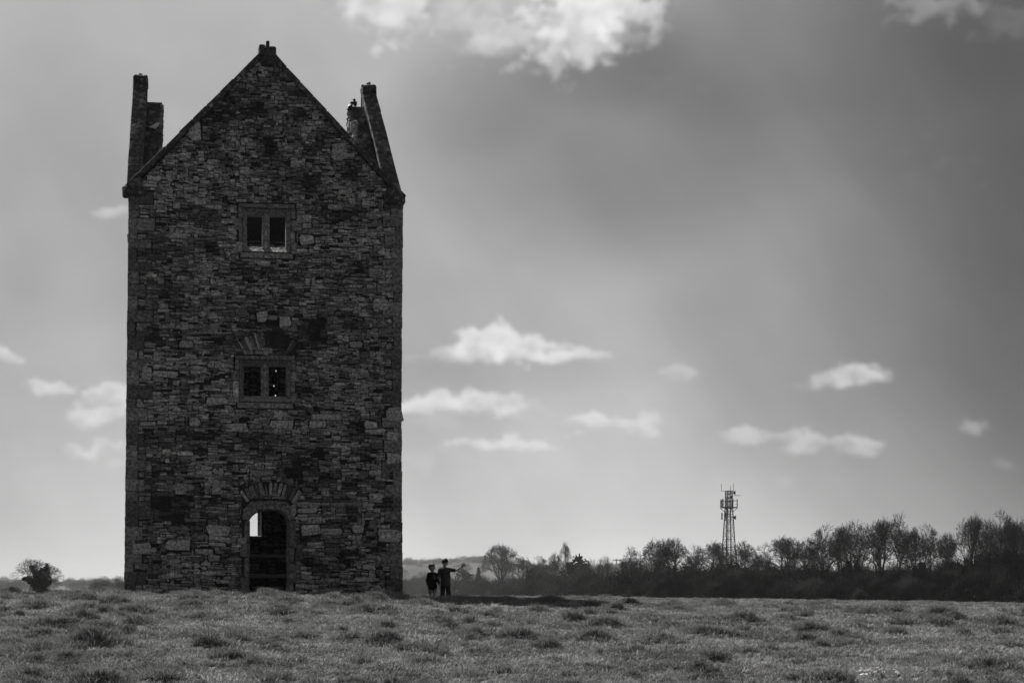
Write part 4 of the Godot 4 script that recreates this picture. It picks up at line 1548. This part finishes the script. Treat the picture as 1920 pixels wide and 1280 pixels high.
func make_children() -> void:
	# the taller child, arm stretched out
	var d := 53.4
	var x := seen_at(835, d)
	var o := thing("person", "child in a short-sleeved T-shirt and dark trousers with one arm stretched out", "child", Vector3(x, ground(x, d), -d), 0.0)
	var skin := Shape.new()
	skin.col = grey(0.36)
	var hair := Shape.new()
	hair.col = grey(0.035)
	var hip := Vector3(0.0, 0.53, 0.0)
	var neck := Vector3(-0.015, 0.86, 0.0)
	var sl := Vector3(0.115, 0.815, 0.0)   # the shoulder on the picture's right
	var sr := Vector3(-0.145, 0.81, 0.0)
	var el := Vector3(0.29, 0.795, 0.05)
	var wl := Vector3(0.44, 0.895, 0.09)
	var er := Vector3(-0.185, 0.63, -0.01)
	var wr := Vector3(-0.135, 0.475, 0.03)
	var body := [
		[hip, Vector3(0, 0.66, 0.01), 0.088, 0.085, 0.04, Vector3(0.9, 1, 1.2)],
		[Vector3(0, 0.66, 0.01), Vector3(0, 0.78, 0), 0.085, 0.088, 0.04, Vector3(0.9, 1, 1.2)],
		[Vector3(-0.09, 0.80, 0), Vector3(0.07, 0.80, 0), 0.055, 0.055, 0.05],
		[Vector3(-0.012, 0.8, -0.01), neck + Vector3(0, 0.03, 0), 0.045, 0.04, 0.03],
		[sl, el, 0.038, 0.030, 0.03], [el, wl, 0.030, 0.021, 0.015],
		[sr, er, 0.038, 0.030, 0.03], [er, wr, 0.030, 0.021, 0.015],
	]
	var legs := []
	for sg in [-1, 1]:
		var hp := Vector3(0.062 * sg, 0.50, 0)
		var kn := Vector3(0.073 * sg, 0.285, 0.015)
		var an := Vector3(0.085 * sg, 0.055, -0.01)
		legs.append([hp, kn, 0.075, 0.052, 0.03])
		legs.append([kn, an, 0.05, 0.032, 0.02])
	body.append_array(legs)
	blob(body, 0.0125, skin)
	hand(skin, wl + (wl - el).normalized() * 0.012, Vector3(0.75, 0.62, 0.1), Vector3(-0.1, 0.15, 1.0), -1.0, 0.17, 0.06, 0.48)
	hand(skin, wr + Vector3(0.006, -0.01, 0), Vector3(0.12, -1, 0.15), Vector3(1, 0, 0.1), 1.0, 0.12, 0.35, 0.08)
	var ht := Transform3D(Basis(Vector3.UP, 0.55) * Basis(Vector3.RIGHT, 0.12), neck + Vector3(0.0, 0.045, 0.01))
	head(skin, hair, ht, 0.205, 0.25)
	piece("body", skin, mats.skin, o)
	piece("hair", hair, mats.hair, o)
	face_marks(o, ht, 0.205)
	var shirt := Shape.new()
	shirt.col = grey(0.06)
	blob([
		[Vector3(0.005, 0.445, 0), Vector3(0, 0.66, 0.01), 0.120, 0.106, 0.04, Vector3(0.88, 1, 1.12)],
		[Vector3(0, 0.66, 0.01), Vector3(0, 0.775, 0), 0.106, 0.106, 0.05, Vector3(0.85, 1, 1.15)],
		[Vector3(-0.10, 0.802, 0), Vector3(0.08, 0.802, 0), 0.062, 0.062, 0.05],
		[sl, sl.lerp(el, 0.72), 0.054, 0.052, 0.04], [sr, sr.lerp(er, 0.75), 0.054, 0.056, 0.04],
	], 0.0125, shirt)
	piece("shirt", shirt, mats.cloth, o)
	var pr := Shape.new()
	pr.col = grey(0.012)
	pr.prism(PackedVector2Array([Vector2(-0.04, -0.03), Vector2(-0.028, -0.012), Vector2(0.004, -0.02), Vector2(0.012, -0.035), Vector2(0.02, -0.012), Vector2(0.036, 0.006), Vector2(0.045, 0.026), Vector2(0.02, 0.024), Vector2(-0.004, 0.01), Vector2(-0.032, 0.004)]), 0.0, 0.012, Transform3D(Basis(), Vector3(0.0, 0.705, 0.096)))
	piece("shirt_print", pr, mats.cloth, o)
	var tr := Shape.new()
	tr.col = grey(0.02)
	var cloth := [[Vector3(-0.04, 0.49, 0), Vector3(0.04, 0.49, 0), 0.095, 0.095, 0.03, Vector3(1, 1, 1.05)]]
	for sg in [-1, 1]:
		cloth.append([Vector3(0.062 * sg, 0.48, 0), Vector3(0.074 * sg, 0.28, 0.012), 0.074, 0.060, 0.02])
		cloth.append([Vector3(0.074 * sg, 0.28, 0.012), Vector3(0.088 * sg, 0.06, -0.01), 0.060, 0.062, 0.015])
	blob(cloth, 0.0125, tr)
	piece("trousers", tr, mats.cloth, o)
	for sg in [-1, 1]:
		var sh := Shape.new()
		sh.col = grey(0.03)
		blob([[Vector3(0.088 * sg, 0.03, -0.03), Vector3(0.098 * sg, 0.028, 0.09), 0.036, 0.034, 0.01, Vector3(1, 1.1, 1)]], 0.01, sh)
		piece("shoe", sh, mats.cloth, o)

	# the smaller child, looking up towards the hand
	d = 53.5
	x = seen_at(810.5, d)
	o = thing("person", "smaller fair-haired child in a long dark top and pale shorts, holding hands", "child", Vector3(x, ground(x, d), -d), 0.25)
	skin = Shape.new()
	skin.col = grey(0.4)
	hair = Shape.new()
	hair.col = grey(0.13)
	neck = Vector3(0.01, 0.755, 0)
	sl = Vector3(0.09, 0.705, 0)
	sr = Vector3(-0.105, 0.705, 0)
	el = Vector3(0.135, 0.56, 0.02)
	wl = Vector3(0.185, 0.445, 0.05)
	er = Vector3(-0.135, 0.555, 0)
	wr = Vector3(-0.135, 0.42, 0.03)
	body = [
		[Vector3(0, 0.45, 0), Vector3(0, 0.58, 0), 0.08, 0.075, 0.04, Vector3(0.95, 1, 1.15)],
		[Vector3(0, 0.58, 0), Vector3(0, 0.68, 0), 0.075, 0.075, 0.04, Vector3(0.9, 1, 1.15)],
		[Vector3(-0.07, 0.70, 0), Vector3(0.07, 0.70, 0), 0.045, 0.045, 0.04],
		[Vector3(0, 0.70, -0.01), neck + Vector3(0, 0.03, 0), 0.04, 0.036, 0.03],
		[sl, el, 0.034, 0.027, 0.02], [el, wl, 0.027, 0.019, 0.012],
		[sr, er, 0.034, 0.027, 0.02], [er, wr, 0.027, 0.019, 0.012],
	]
	for sg in [-1, 1]:
		body.append([Vector3(0.052 * sg, 0.43, 0), Vector3(0.056 * sg, 0.245, 0.012), 0.066, 0.046, 0.025])
		body.append([Vector3(0.056 * sg, 0.245, 0.012), Vector3(0.058 * sg, 0.05, -0.01), 0.045, 0.028, 0.02])
	blob(body, 0.0125, skin)
	hand(skin, wl + Vector3(0.004, -0.01, 0.003), Vector3(0.25, -1, 0.1), Vector3(-1, 0, 0.1), -1.0, 0.11, 0.35, 0.08)
	hand(skin, wr + Vector3(0, -0.01, 0), Vector3(0, -1, 0.12), Vector3(1, 0, 0.1), 1.0, 0.11, 0.3, 0.08)
	ht = Transform3D(Basis(Vector3.UP, 0.75) * Basis(Vector3.RIGHT, -0.2), neck + Vector3(0, 0.04, 0))
	head(skin, hair, ht, 0.195, 0.30)
	piece("body", skin, mats.skin, o)
	piece("hair", hair, mats.hair, o)
	face_marks(o, ht, 0.195)
	var top := Shape.new()
	top.col = grey(0.012)
	blob([
		[Vector3(0, 0.36, 0), Vector3(0, 0.58, 0), 0.116, 0.094, 0.03, Vector3(0.88, 1, 1.1)],
		[Vector3(0, 0.58, 0), Vector3(0, 0.675, 0), 0.094, 0.092, 0.04, Vector3(0.88, 1, 1.1)],
		[Vector3(-0.075, 0.702, 0), Vector3(0.075, 0.702, 0), 0.054, 0.054, 0.04],
		[sl, el, 0.044, 0.04, 0.03], [el, el.lerp(wl, 0.85), 0.04, 0.034, 0.015],
		[sr, er, 0.044, 0.04, 0.03], [er, er.lerp(wr, 0.9), 0.04, 0.036, 0.015],
	], 0.0125, top)
	piece("tunic", top, mats.cloth, o)
	var em := Shape.new()
	em.col = grey(0.3)
	for ring in [[Vector3(0.03, 0.655, 0.098), 0.020], [Vector3(0.045, 0.60, 0.102), 0.026]]:
		for k in 14:
			var a0 := TAU * k / 14
			var a1 := TAU * (k + 1) / 14
			em.rod(ring[0] + Vector3(cos(a0), sin(a0), 0) * ring[1], ring[0] + Vector3(cos(a1), sin(a1), 0) * ring[1], 0.007, 0.007, 4)
	piece("emblem", em, mats.cloth, o)
	var so := Shape.new()
	so.col = grey(0.25)
	cloth = [[Vector3(-0.03, 0.40, 0), Vector3(0.03, 0.40, 0), 0.085, 0.085, 0.03]]
	for sg in [-1, 1]:
		cloth.append([Vector3(0.052 * sg, 0.40, 0), Vector3(0.058 * sg, 0.25, 0.01), 0.074, 0.064, 0.015])
	blob(cloth, 0.0125, so)
	piece("shorts", so, mats.cloth, o)
	for sg in [-1, 1]:
		var sh := Shape.new()
		sh.col = grey(0.05)
		blob([[Vector3(0.058 * sg, 0.028, -0.03), Vector3(0.064 * sg, 0.026, 0.075), 0.032, 0.03, 0.01, Vector3(1, 1.1, 1)]], 0.01, sh)
		piece("shoe", sh, mats.cloth, o)


func make_birds() -> void:
	var labels := ["dark crow perched lower, left of the two birds on the right gable", "dark crow perched higher, right of the two birds on the right gable"]
	var n := 0
	for q in [Vector3(656.5, 207, 0.9), Vector3(664.5, 199, 0.0)]:
		var z: float = [0.33, 0.10][n]
		var at := on(q.x, q.y, z)
		at.y = [13.14, 13.28][n]
		var o := thing("crow", labels[n], "bird", tower_frame() * Vector3(at.x, at.y, z), 2.5 + 0.9 * n)
		var s := Shape.new()
		s.col = grey(0.02)
		blob([
			[Vector3(0, 0.085, -0.02), Vector3(0, 0.15, 0.03), 0.05, 0.045, 0.03, Vector3(1.1, 1, 1)],
			[Vector3(0, 0.15, 0.03), Vector3(0, 0.215, 0.05), 0.035, 0.032, 0.03],
			[Vector3(0, 0.225, 0.055), Vector3(0, 0.225, 0.06), 0.034, 0.033, 0.02],
			[Vector3(0, 0.08, -0.05), Vector3(0, 0.0, -0.13), 0.032, 0.014, 0.03, Vector3(0.8, 1, 1.2)],
			[Vector3(0.045, 0.14, 0.0), Vector3(0.03, 0.03, -0.1), 0.026, 0.010, 0.015],
			[Vector3(-0.045, 0.14, 0.0), Vector3(-0.03, 0.03, -0.1), 0.026, 0.010, 0.015],
		], 0.008, s)
		piece("body", s, mats.feather, o)
		s = Shape.new()
		s.col = grey(0.02)
		s.capped(Vector3(0, 0.222, 0.085), Vector3(0, 0.212, 0.14), 0.013, 0.002, 6)
		piece("beak", s, mats.feather, o)
		for sg in [-1, 1]:
			s = Shape.new()
			s.col = grey(0.02)
			s.rod(Vector3(0.02 * sg, 0.06, 0.0), Vector3(0.022 * sg, 0.0, 0.01), 0.008, 0.005, 5)
			s.rod(Vector3(0.022 * sg, 0.002, -0.01), Vector3(0.026 * sg, 0.0, 0.045), 0.005, 0.003, 4)
			piece("leg", s, mats.feather, o)
		n += 1


func make_weed() -> void:
	var d := 20.3
	var x := seen_at(1652, d)
	var o := thing("withered_weed", "withered pale broad-leaved weed lying in the grass at bottom right", "plant", Vector3(x, ground(x, d), -d), 0.0)
	for n in 26:
		var s := Shape.new()
		s.col = grey(rng.randf_range(0.28, 0.5))
		var a := rng.randf() * TAU
		var r := rng.randf_range(0.0, 0.2)
		var p := Vector3(cos(a) * r * 1.2, rng.randf_range(0.04, 0.12), sin(a) * r)
		var along := Vector3(cos(a * 2.3), rng.randf_range(-0.4, 0.5), sin(a * 2.3)) * rng.randf_range(0.05, 0.11)
		var across := along.cross(Vector3(rng.randfn() * 0.4, 1, rng.randfn() * 0.4)).normalized() * 0.017
		s.leaf(p, along, across)
		s.leaf(p + along, along * 0.6 + Vector3(0, -0.02, 0), across * 0.7)
		piece("leaf", s, mats.dry, o)

# ---------------------------------------------------------------- sky

var cloud_noise := FastNoiseLite.new()
var wisp_noise := FastNoiseLite.new()
var sun_dir := Vector3(sin(SUN_AZ) * cos(SUN_ALT), sin(SUN_ALT), -cos(SUN_AZ) * cos(SUN_ALT))
var puffs := []


func curve(x: float, pts: Array) -> float:
	if x <= pts[0].x:
		return pts[0].y
	for k in pts.size() - 1:
		if x < pts[k + 1].x:
			return lerpf(pts[k].y, pts[k + 1].y, smoothstep(pts[k].x, pts[k + 1].x, x) * 0.5 + 0.5 * (x - pts[k].x) / (pts[k + 1].x - pts[k].x))
	return pts[-1].y

# brightness of the hazy air by the bearing from the sun, the glow round the sun by the angle from it, and thicker veils of cloud: column, row, half width, half height, share of the light that passes
const AIR := [Vector2(0, 0.46), Vector2(13, 0.43), Vector2(20, 0.48), Vector2(27, 0.51), Vector2(30, 0.50), Vector2(34, 0.42), Vector2(37.6, 0.34), Vector2(41.5, 0.22), Vector2(50, 0.18), Vector2(90, 0.16), Vector2(180, 0.15)]
const GLOW := [Vector2(0, 1.6), Vector2(12, 0.7), Vector2(20, 0.30), Vector2(30, 0.11), Vector2(34, 0.06), Vector2(40, 0.0), Vector2(180, 0.0)]
const VEILS := [[1130, 260, 330, 190, 0.68], [1480, 90, 420, 130, 0.78], [1980, 350, 380, 560, 0.70], [1130, 120, 120, 80, 0.8], [880, 200, 130, 90, 0.88], [960, 690, 220, 40, 0.93]]


func air(v: Vector3) -> float:
	var a := rad_to_deg(acos(clampf(v.dot(sun_dir), -1, 1)))
	var el := rad_to_deg(asin(clampf(v.y, -1, 1)))
	var bearing := rad_to_deg(absf(angle_difference(atan2(v.x, -v.z), SUN_AZ)))
	var l := 1.21 * curve(bearing, AIR) * (0.60 + 0.40 * exp(-(maxf(el, 0.0) - 2.0) / 4.0)) + curve(a, GLOW)
	if v.z < -0.5:
		var px := 960.0 + FOCAL * v.x / -v.z
		var py := HORIZON - FOCAL * v.y / -v.z
		for b in VEILS:
			var q: float = pow((px - b[0]) / b[2], 2) + pow((py - b[1]) / b[3], 2)
			if q < 4.0:
				l *= lerpf(b[4], 1.0, smoothstep(0.0, 2.2, q))
	# faint rays fanning out from the sun
	var side := sun_dir.cross(Vector3.UP).normalized()
	var p := atan2(v.dot(side), v.dot(side.cross(sun_dir)))
	l *= 1.0 + 0.14 * cloud_noise.get_noise_2d(p * 5.0, a * 0.012) * smoothstep(25.0, 40.0, a)
	return l * (1.0 + 0.12 * cloud_noise.get_noise_3d(v.x * 7.0, v.y * 11.0, v.z * 7.0))


func sky(v: Vector3) -> float:
	var l := air(v)
	if v.y < 0.0:
		return l / EXPOSURE
	var az := rad_to_deg(atan2(v.x, -v.z))
	var el := rad_to_deg(asin(v.y))
	var near := maxf(absf(az) / 17.0, el / 19.5)
	if near > 1.0:  # the same broken fair-weather cloud all round
		var q := v / (v.y + 0.18)
		var c := cloud_noise.get_noise_3d(q.x * 1.6, q.z * 1.6, 7.0) + 0.35 * wisp_noise.get_noise_3d(v.x * 30, v.y * 40, v.z * 30)
		l = lerpf(l, maxf(l, 0.18) * 1.9, 0.75 * smoothstep(0.16, 0.5, c) * smoothstep(1.0, 1.25, near))
	if near < 1.3:
		for b in puffs:
			var dx: float = (az - b[0]) / b[2]
			var dy: float = (el - b[1]) / b[3]
			if absf(dx) > 1.9 or absf(dy) > 1.9:
				continue
			var wx := wisp_noise.get_noise_2d(az * 1.0 + 17.0, el * 1.4 + b[6])
			var wy := wisp_noise.get_noise_2d(az * 1.0, el * 1.4 + 60.0 + b[6])
			dx += wx * b[5] * 0.7
			dy += wy * b[5]
			if dy < 0.0:
				dy *= b[7]
			var q: float = dx * dx + dy * dy
			q += wisp_noise.get_noise_2d(az * 3.3, el * 4.4 + b[6]) * 0.36 * b[5]
			var sharp := clampf(dy * 0.6 + 0.35, 0.0, 0.5)
			var k: float = 1.0 - smoothstep(sharp * 0.7, 1.25 - 0.45 * sharp, q)
			var body: float = b[4] * (1.0 - 0.13 * clampf(0.6 - dy, 0.0, 1.5) + 0.14 * wy)
			l = lerpf(l, maxf(l, body), k * b[8])
	return l / EXPOSURE


func make_sky() -> ImageTexture:
	noise(cloud_noise, 21, 1.0, 4)
	noise(wisp_noise, 33, 0.7, 5)
	# column, row, half width, half height, brightness, raggedness, flat base, cover
	var list := [
		[925, 652, 70, 34, 0.80, 0.6, 1.9, 1.0], [985, 660, 70, 24, 0.78, 0.6, 1.9, 0.95], [1060, 671, 62, 15, 0.76, 0.6, 1.8, 0.9], [860, 668, 38, 16, 0.68, 0.6, 1.6, 0.7], [785, 672, 26, 10, 0.5, 0.8, 1.0, 0.4],
		[870, 758, 120, 22, 0.74, 0.6, 1.3, 0.95], [790, 765, 60, 18, 0.74, 0.6, 1.4, 0.9], [975, 770, 45, 16, 0.58, 0.8, 1.0, 0.5], [900, 790, 150, 26, 0.52, 0.5, 1.0, 0.5],
		[1115, 793, 48, 19, 0.74, 0.7, 1.3, 1.0], [1190, 796, 58, 15, 0.68, 0.8, 1.1, 0.9], [955, 833, 90, 13, 0.72, 0.8, 1.1, 0.95], [805, 865, 70, 22, 0.56, 0.9, 1.0, 0.5], [960, 890, 70, 16, 0.57, 0.9, 1.0, 0.45], [1130, 915, 110, 26, 0.54, 0.8, 1.0, 0.5],
		[1265, 700, 30, 12, 0.58, 0.7, 1.2, 0.95], [1290, 872, 26, 10, 0.48, 0.8, 1.2, 0.6], [1400, 708, 28, 10, 0.34, 0.9, 1.0, 0.35],
		[1612, 706, 42, 23, 0.62, 0.5, 1.9, 0.95], [1558, 716, 36, 16, 0.52, 0.7, 1.6, 0.85], [1505, 722, 30, 12, 0.38, 0.8, 1.4, 0.45],
		[1398, 818, 44, 14, 0.62, 0.6, 1.2, 0.95], [1500, 828, 40, 20, 0.56, 0.7, 1.2, 0.9], [1600, 832, 46, 17, 0.54, 0.7, 1.2, 0.9],
		[1826, 799, 24, 14, 0.40, 0.8, 1.1, 0.7], [1885, 870, 20, 10, 0.30, 0.8, 1.0, 0.55], [1360, 900, 40, 20, 0.5, 0.9, 1.0, 0.5], [1430, 905, 60, 14, 0.48, 0.9, 1.0, 0.5], [1610, 900, 40, 12, 0.38, 0.9, 1.0, 0.35],
		[6, 668, 28, 14, 0.72, 0.6, 1.4, 0.95], [100, 727, 46, 12, 0.66, 0.8, 1.3, 0.95], [205, 748, 40, 24, 0.72, 0.7, 1.0, 1.0], [170, 780, 38, 16, 0.68, 0.7, 1.0, 0.95], [192, 848, 50, 16, 0.66, 0.7, 1.0, 0.95], [82, 832, 30, 14, 0.48, 0.9, 1.0, 0.5], [205, 398, 36, 10, 0.58, 0.8, 1.3, 0.9], [185, 930, 60, 24, 0.55, 0.8, 1.0, 0.45], [60, 890, 50, 12, 0.52, 0.9, 1.0, 0.4], [40, 960, 60, 14, 0.54, 0.9, 1.0, 0.35], [860, 960, 80, 14, 0.62, 0.9, 1.0, 0.35], [1040, 975, 90, 12, 0.60, 0.9, 1.0, 0.3], [1240, 940, 70, 14, 0.54, 0.9, 1.0, 0.35],
		[735, 12, 65, 52, 0.78, 0.7, 1.0, 0.95], [690, 8, 60, 36, 0.62, 0.7, 1.0, 0.8], [830, 62, 40, 40, 0.44, 0.9, 1.0, 0.7], [775, 110, 55, 26, 0.40, 1.0, 1.0, 0.6], [800, 75, 22, 40, 0.42, 1.0, 1.0, 0.5],
		[930, 68, 62, 34, 0.62, 0.9, 1.0, 0.95], [960, 88, 80, 18, 0.48, 1.0, 1.0, 0.6], [1090, 30, 95, 50, 0.84, 0.7, 1.0, 1.0], [1160, 15, 75, 34, 0.70, 0.8, 1.0, 0.95], [1075, 85, 50, 42, 0.66, 0.9, 1.0, 0.9], [1040, 112, 32, 22, 0.50, 1.0, 1.0, 0.75], [1150, 80, 44, 22, 0.44, 1.0, 1.0, 0.6], [1205, 40, 36, 26, 0.5, 1.0, 1.0, 0.6], [960, 10, 130, 40, 0.56, 0.8, 1.0, 0.85], [850, 14, 95, 36, 0.56, 0.6, 1.0, 0.9], [890, 36, 60, 32, 0.58, 0.7, 1.0, 0.85], [620, 10, 60, 26, 0.5, 0.8, 1.0, 0.6],
		[1740, 10, 70, 22, 0.34, 0.8, 1.0, 0.7], [1890, 40, 50, 28, 0.20, 0.8, 1.0, 0.5], [420, 8, 80, 22, 0.44, 0.8, 1.0, 0.4], [1330, 160, 200, 40, 0.2, 0.6, 1.0, 0.45], [1440, 330, 260, 60, 0.19, 0.6, 1.0, 0.4],
	]
	for b in list:
		var az := atan((b[0] - 960.0) / FOCAL)
		var el := atan((HORIZON - b[1]) / FOCAL * cos(az))
		puffs.append([rad_to_deg(az), rad_to_deg(el), b[2] / 64.6 * 1.32, b[3] / 64.6 * 1.32, b[4], b[5], float(puffs.size()) * 3.1, b[6], b[7]])
	var im := Image.create(512, 256, false, Image.FORMAT_RGBF)
	for y in 256:
		var el := PI * (0.5 - (y + 0.5) / 256.0)
		for x in 512:
			var az := TAU * (x + 0.5) / 512.0  # the picture's edge lies straight ahead
			im.set_pixel(x, y, grey(sky(Vector3(sin(az) * cos(el), sin(el), -cos(az) * cos(el)))))
	im.resize(4096, 2048, Image.INTERPOLATE_CUBIC)
	for y in range(760, 1026):
		var el := PI * (0.5 - (y + 0.5) / 2048.0)
		for x in range(-218, 218):
			var az := TAU * (x + 0.5) / 4096.0
			im.set_pixel(posmod(x, 4096), y, grey(sky(Vector3(sin(az) * cos(el), sin(el), -cos(az) * cos(el)))))
	return ImageTexture.create_from_image(im)


# ---------------------------------------------------------------- materials

func spots_image(s: int, spots: int, low: float, high: float, small := 3.5) -> ImageTexture:
	# lichen: blotches and rings of paler grey on mottled stone
	rng.seed = s
	var n := 512
	var fn := FastNoiseLite.new()
	noise(fn, s, 0.035, 6)
	var val := PackedFloat32Array()
	val.resize(n * n)
	for y in n:
		for x in n:
			# blend across the edge so that the picture repeats without a seam
			var a := fn.get_noise_2d(x, y)
			var fx := smoothstep(n - 64.0, n, x)
			var fy := smoothstep(n - 64.0, n, y)
			a = lerpf(lerpf(a, fn.get_noise_2d(x - n, y), fx), lerpf(fn.get_noise_2d(x, y - n), fn.get_noise_2d(x - n, y - n), fx), fy)
			val[y * n + x] = maxf(0.08, low * (1.0 + 1.05 * a))
	for k in spots:
		var c := Vector2(rng.randf() * n, rng.randf() * n)
		var r := 2.0 + 13.0 * pow(rng.randf(), small)
		var ring := rng.randf() < 0.3
		var bright := rng.randf_range(0.35, 1.0)
		var wob := rng.randf() * 6.0
		for y in range(int(c.y - r * 1.4), int(c.y + r * 1.4) + 1):
			for x in range(int(c.x - r * 1.4), int(c.x + r * 1.4) + 1):
				var p := Vector2(x, y) - c
				var w := p.length() / (r * (1.0 + 0.25 * sin(p.angle() * 3.0 + wob) + 0.12 * sin(p.angle() * 7.0 + wob * 2.0)))
				if w > 1.0 or (ring and w < 0.6):
					continue
				var at := posmod(y, n) * n + posmod(x, n)
				val[at] = lerpf(val[at], high * bright, 0.9)
	var im := Image.create(n, n, false, Image.FORMAT_RGB8)
	for y in n:
		for x in n:
			im.set_pixel(x, y, grey(clampf(val[y * n + x], 0, 1)).linear_to_srgb())
	return ImageTexture.create_from_image(im)


func relief(s: int, freq: float, strength: float) -> NoiseTexture2D:
	var t := NoiseTexture2D.new()
	var fn := FastNoiseLite.new()
	noise(fn, s, freq, 5)
	t.noise = fn
	t.width = 512
	t.height = 512
	t.seamless = true
	t.as_normal_map = true
	t.bump_strength = strength
	return t


func textured(m: StandardMaterial3D, albedo: Texture2D, normal: Texture2D, scale_: float, depth: float) -> void:
	m.uv1_triplanar = true
	m.uv1_world_triplanar = true
	m.uv1_scale = Vector3.ONE * scale_
	m.albedo_texture = albedo
	m.normal_enabled = true
	m.normal_texture = normal
	m.normal_scale = depth


func make_materials() -> void:
	var bumps := relief(3, 0.02, 8.0)
	var soft := spots_image(71, 420, 0.46, 1.0)
	var lichened := spots_image(72, 300, 0.15, 1.0, 1.9)
	textured(mat("stone", 2.0), soft, bumps, 0.55, 1.0)
	textured(mat("ashlar", 2.0), soft, bumps, 0.45, 0.6)
	textured(mat("lichen", 1.0), lichened, bumps, 0.35, 0.35)
	mats.lichen.albedo_color = Color.WHITE
	mats.stone.albedo_color = Color.WHITE
	mats.ashlar.albedo_color = Color.WHITE
	textured(mat("mortar", 1.0, 1.0), null, bumps, 0.8, 1.5)
	mats.mortar.albedo_color = Color.WHITE
	mat("soil", 1.0, 1.0)
	mat("blade", 1.0, 0.7)
	mats.blade.backlight_enabled = true
	mats.blade.backlight = grey(0.7)
	mat("bark", 0.04, 0.95)
	mat("twig", 0.05, 0.9)
	mat("bush", 0.022, 0.95)
	mat("ivy", 0.02, 0.6)
	mat("evergreen", 0.02, 0.7)
	mat("steel", 0.05, 0.6)
	mat("wood", 0.5, 0.9)
	mat("skin", 1.0, 0.6)
	mat("hair", 1.0, 0.6)
	mat("cloth", 1.0, 0.95)
	mat("feather", 1.0, 0.5)
	mat("dry", 1.0, 0.8)
	mats.dry.backlight_enabled = true
	mats.dry.backlight = grey(0.4)


func _ready() -> void:
	rng.seed = 7
	# camera: a level long lens shifted upwards
	var cam := Camera3D.new()
	cam.name = "camera"
	add_child(cam)
	cam.position = Vector3(0, EYE, 0)
	cam.set_frustum(1280.0 / FOCAL * 0.1, Vector2(0, (HORIZON - 640.0) / FOCAL * 0.1), 0.1, 9000.0)
	cam.current = true
	# sky, air and exposure
	var env := Environment.new()
	env.background_mode = Environment.BG_SKY
	var sm := PanoramaSkyMaterial.new()
	sm.panorama = make_sky()
	env.sky = Sky.new()
	env.sky.sky_material = sm
	env.tonemap_mode = Environment.TONE_MAPPER_LINEAR
	env.tonemap_exposure = EXPOSURE
	env.fog_enabled = true
	env.fog_density = 0.00008
	env.fog_light_color = Color(0.85, 0.85, 0.85)
	env.sdfgi_enabled = true
	env.ssao_enabled = true
	env.ssil_enabled = true
	var we := WorldEnvironment.new()
	we.name = "world_environment"
	we.environment = env
	add_child(we)
	# sun, behind the tower and to its left
	var sun := DirectionalLight3D.new()
	sun.name = "sun"
	sun.light_energy = 1.6
	sun.light_color = Color(1.0, 0.995, 0.985)
	sun.light_angular_distance = 0.5
	sun.shadow_enabled = true
	add_child(sun)
	sun.look_at_from_position(sun_dir * 100.0, Vector3.ZERO, Vector3.UP)
	make_materials()
	rng.seed = 8
	to_tower = tower_frame().affine_inverse()
	noise(patch_noise, 15, 0.9, 4)
	make_ground()
	make_tower()
	rng.seed = 10
	make_grass()
	make_trees()
	make_woods()
	make_mast()
	rng.seed = 12
	make_children()
	make_birds()
	make_weed()
